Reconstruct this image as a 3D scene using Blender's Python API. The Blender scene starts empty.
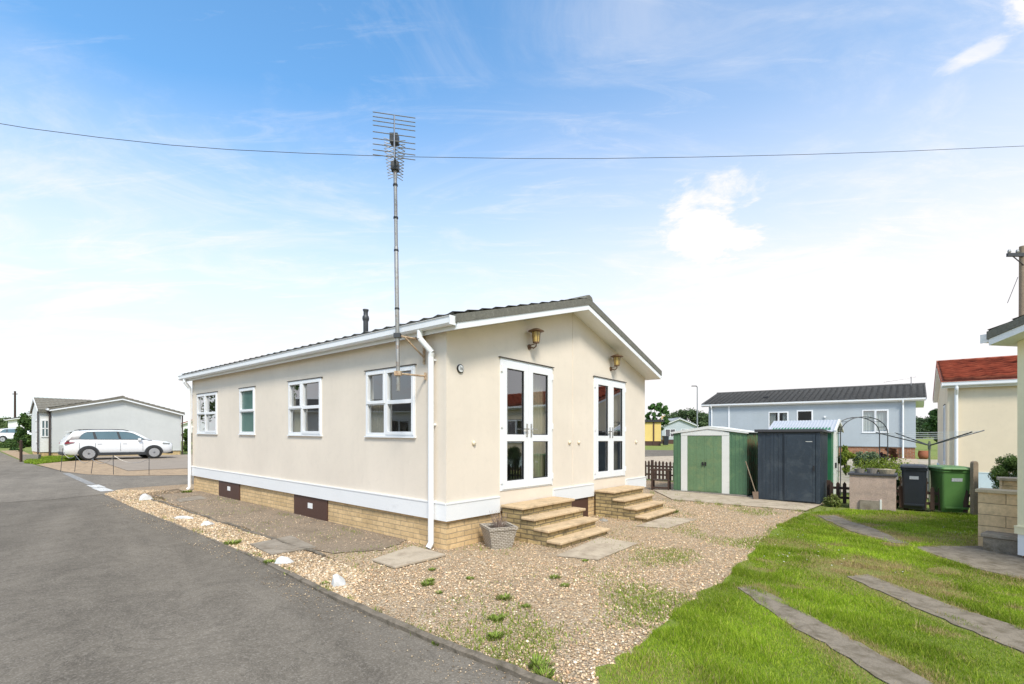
import bpy, bmesh, math, random
import numpy as np
from mathutils import Vector, Matrix

random.seed(7); rng = np.random.default_rng(7)
scene = bpy.context.scene
COL = scene.collection
F = 477.0; HY = 436.0; CH = 1.6; TILT = 0.0114
VX, VY = 0.641, 0.768           # gable axis of the homes (a)
VN = math.hypot(VX, VY); VX /= VN; VY /= VN
UX, UY = -VY, VX                # long axis of the homes (b)
C0 = (-0.906, 6.6)
TH = math.atan2(VY, VX)

# ------------------------------------------------------------------ terrain
def sstep(t):
    t = np.clip(t, 0, 1); return t*t*(3-2*t)
def G(x, y):
    v = (x-C0[0])*VX + (y-C0[1])*VY
    return -TILT*np.clip(x, -45, 45) + 0.65*sstep((v-12.0)/13.0)
def Gf(x, y): return float(G(x, y))
def gp(px, py):
    Y = CH*F/(py-HY-TILT*(px-512)); return ((px-512)/F*Y, Y)
def on_ground(px, py, y0=6.0, y1=90.0):
    for k in range(4000):
        Y = y0+(y1-y0)*k/4000; x = (px-512)/F*Y; z = CH-(py-HY)/F*Y
        if z <= Gf(x, Y): break
    return (x, Y, Gf(x, Y))
def at(px, py, Y): return Vector(((px-512)/F*Y, Y, CH-(py-HY)/F*Y))
def uv(v, u): return (C0[0]+VX*v+UX*u, C0[1]+VY*v+UY*u)
def uleft(px):                  # distance along the long wall for a picture column
    r = (px-512)/F; return (C0[0]-r*C0[1])/(r*UY-UX)
def vgab(px):
    r = (px-512)/F; return (C0[0]-r*C0[1])/(r*VY-VX)

# ------------------------------------------------------------------ materials
MATS = {}
class NT:
    def __init__(s, name):
        s.m = bpy.data.materials.new(name); s.m.use_nodes = True
        s.t = s.m.node_tree; s.b = s.t.nodes['Principled BSDF']; s.out = s.t.nodes['Material Output']
    def n(s, typ, **kw):
        nd = s.t.nodes.new(typ)
        for k, v in kw.items():
            if k.startswith('i_'):
                key = k[2:]; key = int(key) if key.isdigit() else key.replace('_', ' ')
                nd.inputs[key].default_value = v
            else: setattr(nd, k, v)
        return nd
    def l(s, a, b): s.t.links.new(a, b)
    def co(s, kind='Object'):
        return s.n('ShaderNodeTexCoord').outputs[kind]
    def noise(s, scale, detail=4, rough=0.6, vec=None, dist=0.0):
        nd = s.n('ShaderNodeTexNoise', i_Scale=scale, i_Detail=detail, i_Roughness=rough, i_Distortion=dist)
        if vec is not None: s.l(vec, nd.inputs['Vector'])
        return nd.outputs['Fac']
    def ramp(s, fac, stops):
        nd = s.n('ShaderNodeValToRGB'); e = nd.color_ramp.elements
        while len(e) < len(stops): e.new(0.5)
        for el, (p, c) in zip(e, stops):
            el.position = p; el.color = (*c, 1) if not isinstance(c, (int, float)) else (c, c, c, 1)
        s.l(fac, nd.inputs[0]); return nd.outputs[0]
    def mix(s, fac, a, b, typ='MIX'):
        nd = s.n('ShaderNodeMix', data_type='RGBA', blend_type=typ)
        for sock, val in ((nd.inputs[0], fac), (nd.inputs[6], a), (nd.inputs[7], b)):
            if hasattr(val, 'links'): s.l(val, sock)
            elif isinstance(val, (int, float)): sock.default_value = val
            else: sock.default_value = (*val, 1)
        return nd.outputs[2]
    def bump(s, h, strength=0.3, dist=0.01):
        nd = s.n('ShaderNodeBump', i_Strength=strength, i_Distance=dist); s.l(h, nd.inputs['Height'])
        s.l(nd.outputs[0], s.b.inputs['Normal'])
    def math(s, op, a, b=None):
        nd = s.n('ShaderNodeMath', operation=op)
        for i, v in enumerate((a, b)):
            if v is None: continue
            if hasattr(v, 'links'): s.l(v, nd.inputs[i])
            else: nd.inputs[i].default_value = v
        return nd.outputs[0]

def mul(c, k): return tuple(min(1, x*k) for x in c)
def M(name, col, rough=0.6, amt=0.12, scale=3.0, fine=60.0, bump=0.0, metal=0.0, col2=None, thr=(0.45, 0.65), spec=0.5, coat=0.0):
    """plain weathered surface: base colour, slow and fine mottling, optional second colour in patches"""
    if name in MATS: return MATS[name]
    t = NT(name); co = t.co()
    n1 = t.noise(scale, 5, 0.65, co); n2 = t.noise(fine, 3, 0.6, co)
    c = t.ramp(n1, [(0.25, mul(col, 1-amt)), (0.75, mul(col, 1+amt))])
    c = t.mix(0.5, c, t.ramp(n2, [(0.3, mul(col, 1-amt)), (0.7, mul(col, 1+amt))]))
    if col2:
        n3 = t.noise(scale*1.7+.3, 6, 0.7, co, 0.4)
        c = t.mix(t.ramp(n3, [(thr[0], 0.0), (thr[1], 1.0)]), c, col2)
    t.l(c, t.b.inputs['Base Color'])
    t.b.inputs['Metallic'].default_value = metal
    t.b.inputs['Specular IOR Level'].default_value = spec
    t.b.inputs['Coat Weight'].default_value = coat
    t.l(t.ramp(n1, [(0.2, max(0.02, rough-0.08)), (0.8, min(1, rough+0.08))]), t.b.inputs['Roughness'])
    if bump: t.bump(n2, bump, 0.004)
    MATS[name] = t.m; return t.m

def brick_mat(name, ca, cb, mortar, w=0.30, h=0.075, ms=0.007, dirt=(0.12, 0.09, 0.05), dirt_amt=0.5):
    t = NT(name); uvc = t.co('UV'); ob = t.co()
    br = t.n('ShaderNodeTexBrick', i_Scale=1.0, i_Mortar_Size=ms, i_Brick_Width=w, i_Row_Height=h, i_Mortar_Smooth=0.3, i_Bias=0.0)
    wob = t.n('ShaderNodeVectorMath', operation='MULTIPLY_ADD')
    nz = t.n('ShaderNodeTexNoise', i_Scale=9.0); t.l(uvc, nz.inputs['Vector'])
    t.l(nz.outputs['Color'], wob.inputs[0]); wob.inputs[1].default_value = (0.012, 0.012, 0); t.l(uvc, wob.inputs[2])
    t.l(wob.outputs[0], br.inputs['Vector'])
    br.inputs['Color1'].default_value = (*ca, 1); br.inputs['Color2'].default_value = (*cb, 1); br.inputs['Mortar'].default_value = (*mortar, 1)
    n = t.noise(14, 5, 0.7, ob); c = t.mix(0.55, br.outputs['Color'], t.ramp(n, [(0.3, 0.45), (0.7, 1.0)]), 'MULTIPLY')
    n2 = t.noise(2.6, 6, 0.75, ob, 0.5)
    c = t.mix(t.ramp(n2, [(0.5, 0.0), (0.72, dirt_amt)]), c, dirt)
    t.l(c, t.b.inputs['Base Color']); t.b.inputs['Roughness'].default_value = 0.9
    inv = t.math('SUBTRACT', 1.0, br.outputs['Fac'])
    t.bump(t.math('ADD', inv, t.math('MULTIPLY', n, 0.5)), 0.6, 0.012)
    return t.m

def glass_mat(name, tint=(0.9, 0.95, 0.95), refl=1.0):
    t = NT(name); t.t.nodes.remove(t.b)
    fr = t.n('ShaderNodeLayerWeight', i_Blend=0.5)
    gl = t.n('ShaderNodeBsdfGlossy', i_Roughness=0.01, i_Color=(0.95, 0.97, 1, 1))
    tr = t.n('ShaderNodeBsdfTransparent', i_Color=(*tint, 1))
    mx = t.n('ShaderNodeMixShader')
    k = t.math('MINIMUM', t.math('ADD', t.math('MULTIPLY', t.math('POWER', fr.outputs['Facing'], 4.0), 0.85*refl), 0.07*refl), 1.0)
    t.l(k, mx.inputs[0]); t.l(tr.outputs[0], mx.inputs[1]); t.l(gl.outputs[0], mx.inputs[2]); t.l(mx.outputs[0], t.out.inputs[0])
    return t.m

def stucco(name, col):
    t = NT(name); ob = t.co()
    n1 = t.noise(0.9, 5, 0.6, ob); n2 = t.noise(140, 3, 0.7, ob); n3 = t.noise(7, 6, 0.7, ob, 0.3)
    mp = t.n('ShaderNodeMapping'); mp.inputs['Scale'].default_value = (5, 5, 0.35); t.l(ob, mp.inputs[0])
    n4 = t.noise(1.0, 5, 0.65, mp.outputs[0])
    c = t.ramp(n1, [(0.3, mul(col, 0.93)), (0.7, mul(col, 1.04))])
    c = t.mix(t.ramp(n4, [(0.52, 0.0), (0.78, 0.22)]), c, mul(col, 0.86))
    c = t.mix(t.ramp(n3, [(0.52, 0.0), (0.75, 0.4)]), c, mul(col, 0.86))
    t.l(c, t.b.inputs['Base Color']); t.b.inputs['Roughness'].default_value = 0.92; t.b.inputs['Specular IOR Level'].default_value = 0.2
    t.bump(t.math('ADD', n2, t.math('MULTIPLY', n3, 0.3)), 0.35, 0.005)
    return t.m

def attr_mat(name, rough=0.8, spec=0.25, trans=0.0):
    t = NT(name)
    a = t.n('ShaderNodeAttribute', attribute_name='tint')
    t.l(a.outputs['Color'], t.b.inputs['Base Color']); t.b.inputs['Roughness'].default_value = rough
    t.b.inputs['Specular IOR Level'].default_value = spec
    if trans:
        tl = t.n('ShaderNodeBsdfTranslucent'); t.l(a.outputs['Color'], tl.inputs[0])
        mx = t.n('ShaderNodeMixShader'); mx.inputs[0].default_value = trans
        t.l(t.b.outputs[0], mx.inputs[1]); t.l(tl.outputs[0], mx.inputs[2]); t.l(mx.outputs[0], t.out.inputs[0])
    return t.m

CREAM = stucco('cream_render', (0.755, 0.668, 0.56))
CREAM2 = stucco('pale_yellow_render', (0.84, 0.77, 0.54))
CREAM3 = stucco('peach_render', (0.78, 0.66, 0.49))
GREYW = stucco('grey_render', (0.575, 0.585, 0.57))
BLUEW = stucco('blue_grey_render', (0.43, 0.475, 0.505))
YELW = stucco('yellow_render', (0.75, 0.55, 0.20))
WHITEW = stucco('white_render', (0.75, 0.75, 0.73))
PVC = M('white_pvc', (0.80, 0.81, 0.82), 0.35, 0.04, 2.0, col2=(0.62, 0.61, 0.58), thr=(0.62, 0.9))
SKIRT = M('white_skirting', (0.78, 0.78, 0.775), 0.5, 0.04, 1.5, col2=(0.62, 0.62, 0.62), thr=(0.6, 0.9))
CREAMP = M('cream_plastic', (0.75, 0.66, 0.50), 0.4, 0.04)
YBRICK = brick_mat('yellow_stone_brick', (0.80, 0.57, 0.30), (0.66, 0.46, 0.23), (0.46, 0.34, 0.21), dirt=(0.30, 0.21, 0.11), dirt_amt=0.5)
YBRICK2 = brick_mat('weathered_step_brick', (0.62, 0.46, 0.22), (0.40, 0.30, 0.14), (0.22, 0.17, 0.10), 0.26, 0.068, 0.011, dirt=(0.085, 0.068, 0.038), dirt_amt=0.9)
RBRICK = brick_mat('red_brick', (0.36, 0.13, 0.06), (0.48, 0.20, 0.10), (0.42, 0.36, 0.30), 0.225, 0.075, 0.009)
BLOCK = brick_mat('buff_stone_block', (0.86, 0.63, 0.37), (0.76, 0.55, 0.32), (0.44, 0.32, 0.19), 0.75, 0.17, 0.007, (0.24, 0.18, 0.11), 0.5)
TREAD = M('step_tread_stone', (0.58, 0.43, 0.265), 0.92, 0.22, 2.6, 50, 0.5, col2=(0.34, 0.255, 0.16), thr=(0.47, 0.72), spec=.2)
VERGE = M('mossy_verge_mortar', (0.15, 0.145, 0.12), 0.95, 0.35, 9, 40, 0.8, col2=(0.30, 0.29, 0.25), thr=(0.6, 0.72))
TILE = M('grey_roof_tile', (0.135, 0.13, 0.12), 0.9, 0.3, 5, 30, 0.4, col2=(0.20, 0.195, 0.17), thr=(0.5, 0.7))
TILE2 = M('slate_grey_roof_tile', (0.095, 0.092, 0.088), 0.92, 0.3, 5, 30, 0.4, col2=(0.15, 0.145, 0.135), thr=(0.5, 0.7), spec=.2)
TILER = M('red_roof_tile', (0.36, 0.115, 0.068), 0.9, 0.25, 5, 30, 0.4, col2=(0.25, 0.08, 0.05), thr=(0.5, 0.75), spec=.25)
TILEB = M('brown_grey_roof_tile', (0.17, 0.155, 0.125), 0.9, 0.3, 5, 30, 0.4, col2=(0.25, 0.24, 0.2), thr=(0.5, 0.7))
BROWN = M('brown_panel', (0.075, 0.036, 0.026), 0.55, 0.15, 6)
PLATE = M('white_label_plate', (0.78, 0.78, 0.76), 0.5, 0.04)
BLACK = M('black_plastic', (0.02, 0.02, 0.022), 0.45, 0.2, 6)
DGREY = M('dark_grey_metal', (0.055, 0.058, 0.062), 0.5, 0.2, 6, metal=0.3)
BLACKSTRIP = M('dark_drip_strip', (0.06, 0.05, 0.045), 0.6, 0.2)
STEEL = M('weathered_steel', (0.36, 0.35, 0.33), 0.45, 0.2, 8, 60, 0.1, metal=0.6, col2=(0.26, 0.17, 0.11), thr=(0.55, 0.7))
ALU = M('dull_aluminium', (0.30, 0.30, 0.31), 0.4, 0.2, 20, metal=0.8)
RUST = M('rusty_bracket', (0.52, 0.40, 0.27), 0.8, 0.3, 20, col2=(0.28, 0.14, 0.07))
CHROME = M('handle_chrome', (0.6, 0.6, 0.6), 0.25, 0.1, metal=0.9)
AMBER = M('amber_lamp_glass', (0.50, 0.36, 0.12), 0.25, 0.25, 30, coat=0.5)
BRASS = M('tarnished_brass', (0.17, 0.10, 0.055), 0.5, 0.3, 20, metal=0.6)
GREENP = M('green_shed_panel', (0.085, 0.175, 0.095), 0.55, 0.2, 1.6, 30, 0.1, col2=(0.15, 0.25, 0.12), thr=(0.5, 0.75))
GREEND = M('green_shed_door', (0.135, 0.225, 0.115), 0.55, 0.22, 2.2, 30, 0.1, col2=(0.20, 0.26, 0.12), thr=(0.5, 0.72))
GREEND2 = M('dark_green_shed_panel', (0.02, 0.14, 0.06), 0.5, 0.2, 3)
RUSTY = M('rusty_shed_side', (0.16, 0.12, 0.06), 0.85, 0.4, 3, 30, 0.2, col2=(0.10, 0.20, 0.09), thr=(0.4, 0.6))
SHEDW = M('off_white_shed_trim', (0.72, 0.72, 0.68), 0.5, 0.07, 3, col2=(0.5, 0.5, 0.44), thr=(0.6, 0.8))
ANTH = M('blue_anthracite_shed', (0.024, 0.037, 0.052), 0.5, 0.28, 1.5, 25, 0.1, col2=(0.062, 0.078, 0.090), thr=(0.5, 0.75))
ANTHR = M('anthracite_roof_edge', (0.05, 0.05, 0.055), 0.6, 0.2)
ROOFSH = M('galvanised_roof_sheet', (0.55, 0.56, 0.58), 0.4, 0.12, 6, metal=0.4)
WOODD = M('dark_brown_timber', (0.055, 0.030, 0.020), 0.8, 0.3, 12, 60, 0.3)
WOODG = M('weathered_grey_timber', (0.26, 0.20, 0.14), 0.9, 0.3, 12, 60, 0.4)
WOODT = M('pale_tool_handle', (0.45, 0.32, 0.18), 0.7, 0.2)
PEBBLE = M('pebbledash_panel', (0.44, 0.33, 0.27), 0.95, 0.35, 4, 45, 1.0, col2=(0.33, 0.26, 0.22), thr=(0.5, 0.7))
CONC = M('concrete_slab', (0.30, 0.26, 0.21), 0.95, 0.2, 2.3, 70, 0.5, col2=(0.20, 0.165, 0.125), thr=(0.45, 0.66), spec=.2)
CONCP = M('pale_concrete', (0.46, 0.385, 0.29), 0.95, 0.2, 2.3, 70, 0.5, col2=(0.31, 0.25, 0.185), thr=(0.44, 0.68), spec=.2)
CONCS = M('mossy_lawn_strip_concrete', (0.235, 0.20, 0.155), 0.95, 0.3, 4, 80, 1.0, col2=(0.13, 0.108, 0.075), thr=(0.45, 0.66), spec=.2)
KERB = M('edging_kerb_concrete', (0.18, 0.15, 0.115), 0.95, 0.25, 5, 60, 0.6, col2=(0.09, 0.075, 0.05), thr=(0.45, 0.65))
PLANTER = brick_mat('basketweave_planter', (0.66, 0.60, 0.51), (0.54, 0.48, 0.40), (0.22, 0.18, 0.13), 0.06, 0.026, 0.005, (0.24, 0.19, 0.13), 0.6)
SOIL = M('dark_soil', (0.07, 0.05, 0.035), 1.0, 0.3, 20)
BINB = M('black_bin_plastic', (0.018, 0.022, 0.030), 0.42, 0.2, 4)
BING = M('green_bin_plastic', (0.08, 0.185, 0.05), 0.42, 0.12, 4)
LABELW = M('worn_white_print', (0.40, 0.42, 0.44), 0.6, 0.3, 60)
TERRA = M('terracotta', (0.33, 0.11, 0.055), 0.8, 0.2, 8)
ROCK = M('whitewashed_rock', (0.56, 0.56, 0.545), 0.85, 0.1, 8, 40, 0.6, col2=(0.5, 0.47, 0.42), thr=(0.6, 0.8))
STONE = M('grey_stone', (0.25, 0.23, 0.2), 0.9, 0.3, 10, 40, 0.5)
STONET = M('tan_stone', (0.40, 0.34, 0.24), 0.9, 0.3, 10, 40, 0.5)
CARW = M('white_car_paint', (0.80, 0.81, 0.82), 0.25, 0.02, 2, coat=0.6)
CARGL = M('tinted_car_glass', (0.10, 0.15, 0.16), 0.06, 0.2, 1.2, coat=0.8)
CLAD = M('dark_car_cladding', (0.035, 0.037, 0.04), 0.55, 0.1)
TYRE = M('tyre_rubber', (0.018, 0.018, 0.018), 0.8, 0.1)
ALLOY = M('alloy_wheel', (0.55, 0.56, 0.58), 0.3, 0.1, metal=0.7)
REDL = M('red_tail_lamp', (0.26, 0.025, 0.04), 0.2, 0.1, coat=0.6)
HEADL = M('clear_headlamp', (0.40, 0.42, 0.44), 0.12, 0.2, metal=0.5)
CURT = M('cream_curtain', (0.42, 0.36, 0.24), 0.95, 0.2, 3)
CURTG = M('striped_brown_curtain', (0.30, 0.25, 0.18), 0.95, 0.3, 8)
OBSC = M('obscured_green_glass', (0.065, 0.145, 0.125), 0.22, 0.25, 2.5, 90, 0.2)
BLIND = M('pale_blind', (0.55, 0.55, 0.52), 0.9, 0.1, 3)
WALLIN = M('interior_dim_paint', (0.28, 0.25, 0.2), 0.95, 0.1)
GLASS = glass_mat('window_glass', (.85,.9,.9), 2.3)
GLASSD = glass_mat('door_glass', (0.80, 0.85, 0.85), 3.0)
PAINT = M('worn_road_paint', (0.66, 0.65, 0.62), 0.9, 0.15, 12, 60, 0.3, col2=(0.16, 0.15, 0.14), thr=(0.5, 0.62))
PAINTF = M('faded_road_paint', (0.34, 0.33, 0.31), 0.9, 0.15, 12, 60, 0.3, col2=(0.14, 0.135, 0.13), thr=(0.42, 0.62))
BARK = M('tree_bark', (0.10, 0.075, 0.05), 0.95, 0.3, 12, 40, 0.6)
LEAFM = attr_mat('leaf', 0.65, 0.3, 0.25)
GRASSM = attr_mat('grass_blade', 0.7, 0.25, 0.35)
STONEM = attr_mat('gravel_stone', 0.9, 0.3)

# ------------------------------------------------------------------ mesh builder
class MB:
    def __init__(s): s.v = []; s.f = []
    def quad(s, *p):
        i = len(s.v); s.v += [tuple(q) for q in p]; s.f.append(tuple(range(i, i+len(p))))
    def box(s, x0, x1, y0, y1, z0, z1):
        if x0 > x1: x0, x1 = x1, x0
        if y0 > y1: y0, y1 = y1, y0
        if z0 > z1: z0, z1 = z1, z0
        i = len(s.v)
        s.v += [(x0,y0,z0),(x1,y0,z0),(x1,y1,z0),(x0,y1,z0),(x0,y0,z1),(x1,y0,z1),(x1,y1,z1),(x0,y1,z1)]
        for q in ((0,3,2,1),(4,5,6,7),(0,1,5,4),(1,2,6,5),(2,3,7,6),(3,0,4,7)): s.f.append(tuple(i+k for k in q))
        return s
    def loft(s, rings, cap=True, closed=True):
        n = len(rings[0]); i = len(s.v)
        for r in rings: s.v += [tuple(p) for p in r]
        for k in range(len(rings)-1):
            for j in range(n if closed else n-1):
                a = i+k*n+j; b = i+k*n+(j+1) % n
                s.f.append((a, b, b+n, a+n))
        if cap and closed:
            s.f.append(tuple(i+j for j in reversed(range(n)))); s.f.append(tuple(i+(len(rings)-1)*n+j for j in range(n)))
        return s
    def prism_y(s, poly, y0, y1):     # poly in (x,z)
        s.loft([[(x, y0, z) for x, z in poly], [(x, y1, z) for x, z in poly]]); return s
    def prism_x(s, poly, x0, x1):     # poly in (y,z)
        s.loft([[(x0, y, z) for y, z in poly], [(x1, y, z) for y, z in poly]]); return s
    def prism_z(s, poly, z0, z1):
        s.loft([[(x, y, z0) for x, y in poly], [(x, y, z1) for x, y in poly]]); return s
    def tube(s, pts, r, n=8, r1=None):
        pts = [Vector(p) for p in pts]; rings = []; up = None
        for k, p in enumerate(pts):
            d = (pts[min(k+1, len(pts)-1)]-pts[max(k-1, 0)]).normalized()
            if up is None:
                up = Vector((0,0,1)) if abs(d.z) < 0.9 else Vector((1,0,0))
            a = d.cross(up).normalized(); b = a.cross(d).normalized(); up = b
            rr = r if r1 is None else r+(r1-r)*k/(len(pts)-1)
            rings.append([p+(a*math.cos(2*math.pi*j/n)+b*math.sin(2*math.pi*j/n))*rr for j in range(n)])
        s.loft(rings); return s
    def lathe(s, prof, c=(0,0,0), n=16, axis='z', ang0=0.0):
        rings = []
        for r, h in prof:
            ring = []
            for j in range(n):
                t = 2*math.pi*j/n+ang0; x, y = r*math.cos(t), r*math.sin(t)
                p = (x, y, h) if axis == 'z' else ((h, x, y) if axis == 'x' else (y, h, x))
                ring.append((c[0]+p[0], c[1]+p[1], c[2]+p[2]))
            rings.append(ring)
        s.loft(rings); return s
    def xf(s, mat, start=0):
        for k in range(start, len(s.v)): s.v[k] = tuple(mat @ Vector(s.v[k]))
        return s
    def build(s, name, mat, parent=None, smooth=False, bevel=0.0, shear=False, off=(0,0)):
        vs = s.v
        if shear:
            vs = [(x, y, z-TILT*(VX*x+UX*y)) for x, y, z in vs]
        me = bpy.data.meshes.new(name); me.from_pydata(vs, [], s.f); me.update()
        bm = bmesh.new(); bm.from_mesh(me); bmesh.ops.recalc_face_normals(bm, faces=bm.faces)
        L = bm.loops.layers.uv.new('UVMap')
        for f in bm.faces:
            nx, ny, nz = (abs(q) for q in f.normal)
            for lp in f.loops:
                x, y, z = lp.vert.co
                lp[L].uv = (y+0.13, z) if nx >= ny and nx >= nz*0.9 else ((x+0.07, z) if ny >= nz*0.9 else (x, y))
            f.smooth = smooth
        bm.to_mesh(me); bm.free()
        me.materials.append(mat)
        o = bpy.data.objects.new(name, me); COL.objects.link(o)
        if parent: o.parent = parent
        if bevel:
            md = o.modifiers.new('bevel', 'BEVEL'); md.width = bevel; md.segments = 2; md.limit_method = 'ANGLE'
        if smooth and not bevel:
            try:
                md = o.modifiers.new('wn', 'WEIGHTED_NORMAL')
            except Exception: pass
        return o

def tag(o, label=None, cat=None, group=None, kind=None):
    if label: o['label'] = label
    if cat: o['category'] = cat
    if group: o['group'] = group
    if kind: o['kind'] = kind
    return o
def thing(name, label, cat, loc, rot=0.0, group=None):
    o = bpy.data.objects.new(name, None); COL.objects.link(o); o.empty_display_size = 0.2
    o.location = loc; o.rotation_euler = (0, 0, rot); return tag(o, label, cat, group)
def copy_tree(o, parent=None):
    c = o.copy(); COL.objects.link(c)
    if parent: c.parent = parent
    for ch in [q for q in bpy.data.objects if q.parent == o]: copy_tree(ch, c)
    return c
def np_mesh(name, verts, faces_n, idx, mat, cols=None, smooth=False):
    """fast mesh: verts (N,3), equal-size faces of faces_n corners"""
    me = bpy.data.meshes.new(name); nv = len(verts); nf = len(idx)//faces_n
    me.vertices.add(nv); me.vertices.foreach_set('co', np.asarray(verts, np.float32).ravel())
    me.loops.add(nf*faces_n); me.loops.foreach_set('vertex_index', np.asarray(idx, np.int32))
    me.polygons.add(nf); me.polygons.foreach_set('loop_start', np.arange(0, nf*faces_n, faces_n, dtype=np.int32))
    me.update(calc_edges=True); me.validate()
    if cols is not None:
        a = me.color_attributes.new('tint', 'FLOAT_COLOR', 'POINT')
        a.data.foreach_set('color', np.concatenate([cols, np.ones((nv, 1))], 1).astype(np.float32).ravel())
    if smooth: me.polygons.foreach_set('use_smooth', np.ones(nf, dtype=bool))
    me.materials.append(mat)
    o = bpy.data.objects.new(name, me); COL.objects.link(o); return o

# ------------------------------------------------------------------ polygons on the ground
def pip(poly, x, y):
    poly = np.asarray(poly); ins = np.zeros(len(x), bool); n = len(poly)
    for i in range(n):
        x0, y0 = poly[i]; x1, y1 = poly[(i+1) % n]
        c = ((y0 > y) != (y1 > y)) & (x < (x1-x0)*(y-y0)/((y1-y0) if y1 != y0 else 1e-9)+x0)
        ins ^= c
    return ins
def sheet(name, poly, dz, mat, step=2.0, thick=0.0, kind='structure'):
    bm = bmesh.new(); vs = [bm.verts.new((x, y, 0)) for x, y in poly]; bm.faces.new(vs)
    bmesh.ops.triangulate(bm, faces=bm.faces[:])
    xs = [p[0] for p in poly]; ys = [p[1] for p in poly]
    for ax, lo, hi in ((0, min(xs), max(xs)), (1, min(ys), max(ys))):
        k = math.ceil(lo/step)*step
        while k < hi:
            co = (k, 0, 0) if ax == 0 else (0, k, 0); no = (1, 0, 0) if ax == 0 else (0, 1, 0)
            bmesh.ops.bisect_plane(bm, geom=bm.verts[:]+bm.edges[:]+bm.faces[:], plane_co=co, plane_no=no); k += step
    for v in bm.verts: v.co.z = Gf(v.co.x, v.co.y)+dz
    for f in bm.faces:
        if f.normal.z < 0: f.normal_flip()
    if thick:
        r = bmesh.ops.extrude_face_region(bm, geom=bm.faces[:])
        for e in r['geom']:
            if isinstance(e, bmesh.types.BMVert): e.co.z += thick
    bmesh.ops.recalc_face_normals(bm, faces=bm.faces[:])
    me = bpy.data.meshes.new(name); bm.to_mesh(me); bm.free(); me.materials.append(mat)
    o = bpy.data.objects.new(name, me); COL.objects.link(o); o['kind'] = kind; return o
def gpl(lst): return [gp(*p) for p in lst]

def asphalt(name, k=1.0):
    t = NT(name); ob = t.co()
    n1 = t.noise(0.30, 5, 0.65, ob, 0.6); n2 = t.noise(130, 2, 0.6, ob); n3 = t.noise(1.3, 7, 0.72, ob, 0.8)
    vo = t.n('ShaderNodeTexVoronoi', i_Scale=95.0); t.l(ob, vo.inputs['Vector'])
    mp_ = t.n('ShaderNodeMapping'); mp_.inputs['Rotation'].default_value = (0, 0, -math.radians(130)); t.l(ob, mp_.inputs[0])
    mp2 = t.n('ShaderNodeMapping'); mp2.inputs['Scale'].default_value = (.10, 1.1, 1); t.l(mp_.outputs[0], mp2.inputs[0])
    n5 = t.noise(1.0, 5, 0.6, mp2.outputs[0], .3)
    c = t.ramp(n5, [(0.38, mul((0.119, 0.103, 0.082), k)), (0.60, mul((0.223, 0.195, 0.157), k))])
    c = t.mix(0.4, c, t.ramp(n1, [(0.35, mul((0.110, 0.095, 0.075), k)), (0.65, mul((0.223, 0.195, 0.157), k))]))
    c = t.mix(0.35, c, t.ramp(n3, [(0.33, mul((0.095, 0.081, 0.064), k)), (0.66, mul((0.233, 0.204, 0.162), k))]))
    sep = t.n('ShaderNodeSeparateColor'); t.l(vo.outputs['Color'], sep.inputs[0])
    c = t.mix(0.2, c, t.ramp(sep.outputs[0], [(0.1, mul((.06,.054,.048),k)), (0.7, mul((.20,.18,.16),k)), (1.0, mul((.46,.42,.37),k))]))
    n4 = t.noise(0.8, 8, 0.8, ob, 1.5)
    c = t.mix(t.ramp(n4, [(0.485, 0.0), (0.5, 0.5), (0.515, 0.0)]), c, (0.058, 0.051, 0.043))
    t.l(c, t.b.inputs['Base Color']); t.b.inputs['Roughness'].default_value = 0.95
    t.b.inputs['Specular IOR Level'].default_value = 0.12
    t.bump(vo.outputs['Distance'], 0.2, 0.003); return t.m
def gravel_mat(name, cs, sc=42.0):
    t = NT(name); ob = t.co()
    sc *= 1.25; vo = t.n('ShaderNodeTexVoronoi', i_Scale=sc, i_Randomness=1.0); t.l(ob, vo.inputs['Vector'])
    sep = t.n('ShaderNodeSeparateColor'); t.l(vo.outputs['Color'], sep.inputs[0])
    c = t.ramp(sep.outputs[0], [(i/(len(cs)-1), k) for i, k in enumerate(cs)])
    n1 = t.noise(0.9, 6, 0.7, ob, 0.4)
    c = t.mix(t.ramp(n1, [(0.48, 0.0), (0.72, 0.45)]), c, (0.31, 0.25, 0.18))
    gap = t.ramp(vo.outputs['Distance'], [(0.35, 1.0), (0.75, 0.25)])
    c = t.mix(0.6, c, gap, 'MULTIPLY')
    t.l(c, t.b.inputs['Base Color']); t.b.inputs['Roughness'].default_value = 0.92
    t.bump(t.ramp(vo.outputs['Distance'], [(0.0, 1.0), (0.8, 0.0)]), 0.9, 0.02); return t.m
def soil_grass(name, a, b, c2, sc=1.2):
    t = NT(name); ob = t.co()
    n1 = t.noise(sc, 6, 0.7, ob, 0.3); n2 = t.noise(45, 3, 0.7, ob); n3 = t.noise(0.5, 5, 0.6, ob)
    c = t.ramp(n2, [(0.3, a), (0.7, b)])
    c = t.mix(t.ramp(n1, [(0.52, 0.0), (0.72, 0.8)]), c, c2)
    t.l(c, t.b.inputs['Base Color']); t.b.inputs['Roughness'].default_value = 0.95
    t.bump(n2, 0.8, 0.03); return t.m
ASPH = asphalt('asphalt'); ASPH2 = asphalt('older_pale_asphalt', 1.22)
GRAV = gravel_mat('mixed_gravel', [(0.34, 0.24, 0.14), (0.56, 0.40, 0.24), (0.66, 0.48, 0.29), (0.44, 0.34, 0.23), (0.74, 0.60, 0.43), (0.57, 0.37, 0.21)])
GRAVO = gravel_mat('orange_gravel', [(0.30, 0.20, 0.11), (0.50, 0.36, 0.22), (0.42, 0.28, 0.16), (0.56, 0.46, 0.34)], 30)
LAWN = soil_grass('lawn_turf', (0.12, 0.16, 0.02), (0.22, 0.29, 0.03), (0.30, 0.25, 0.09))
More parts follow.
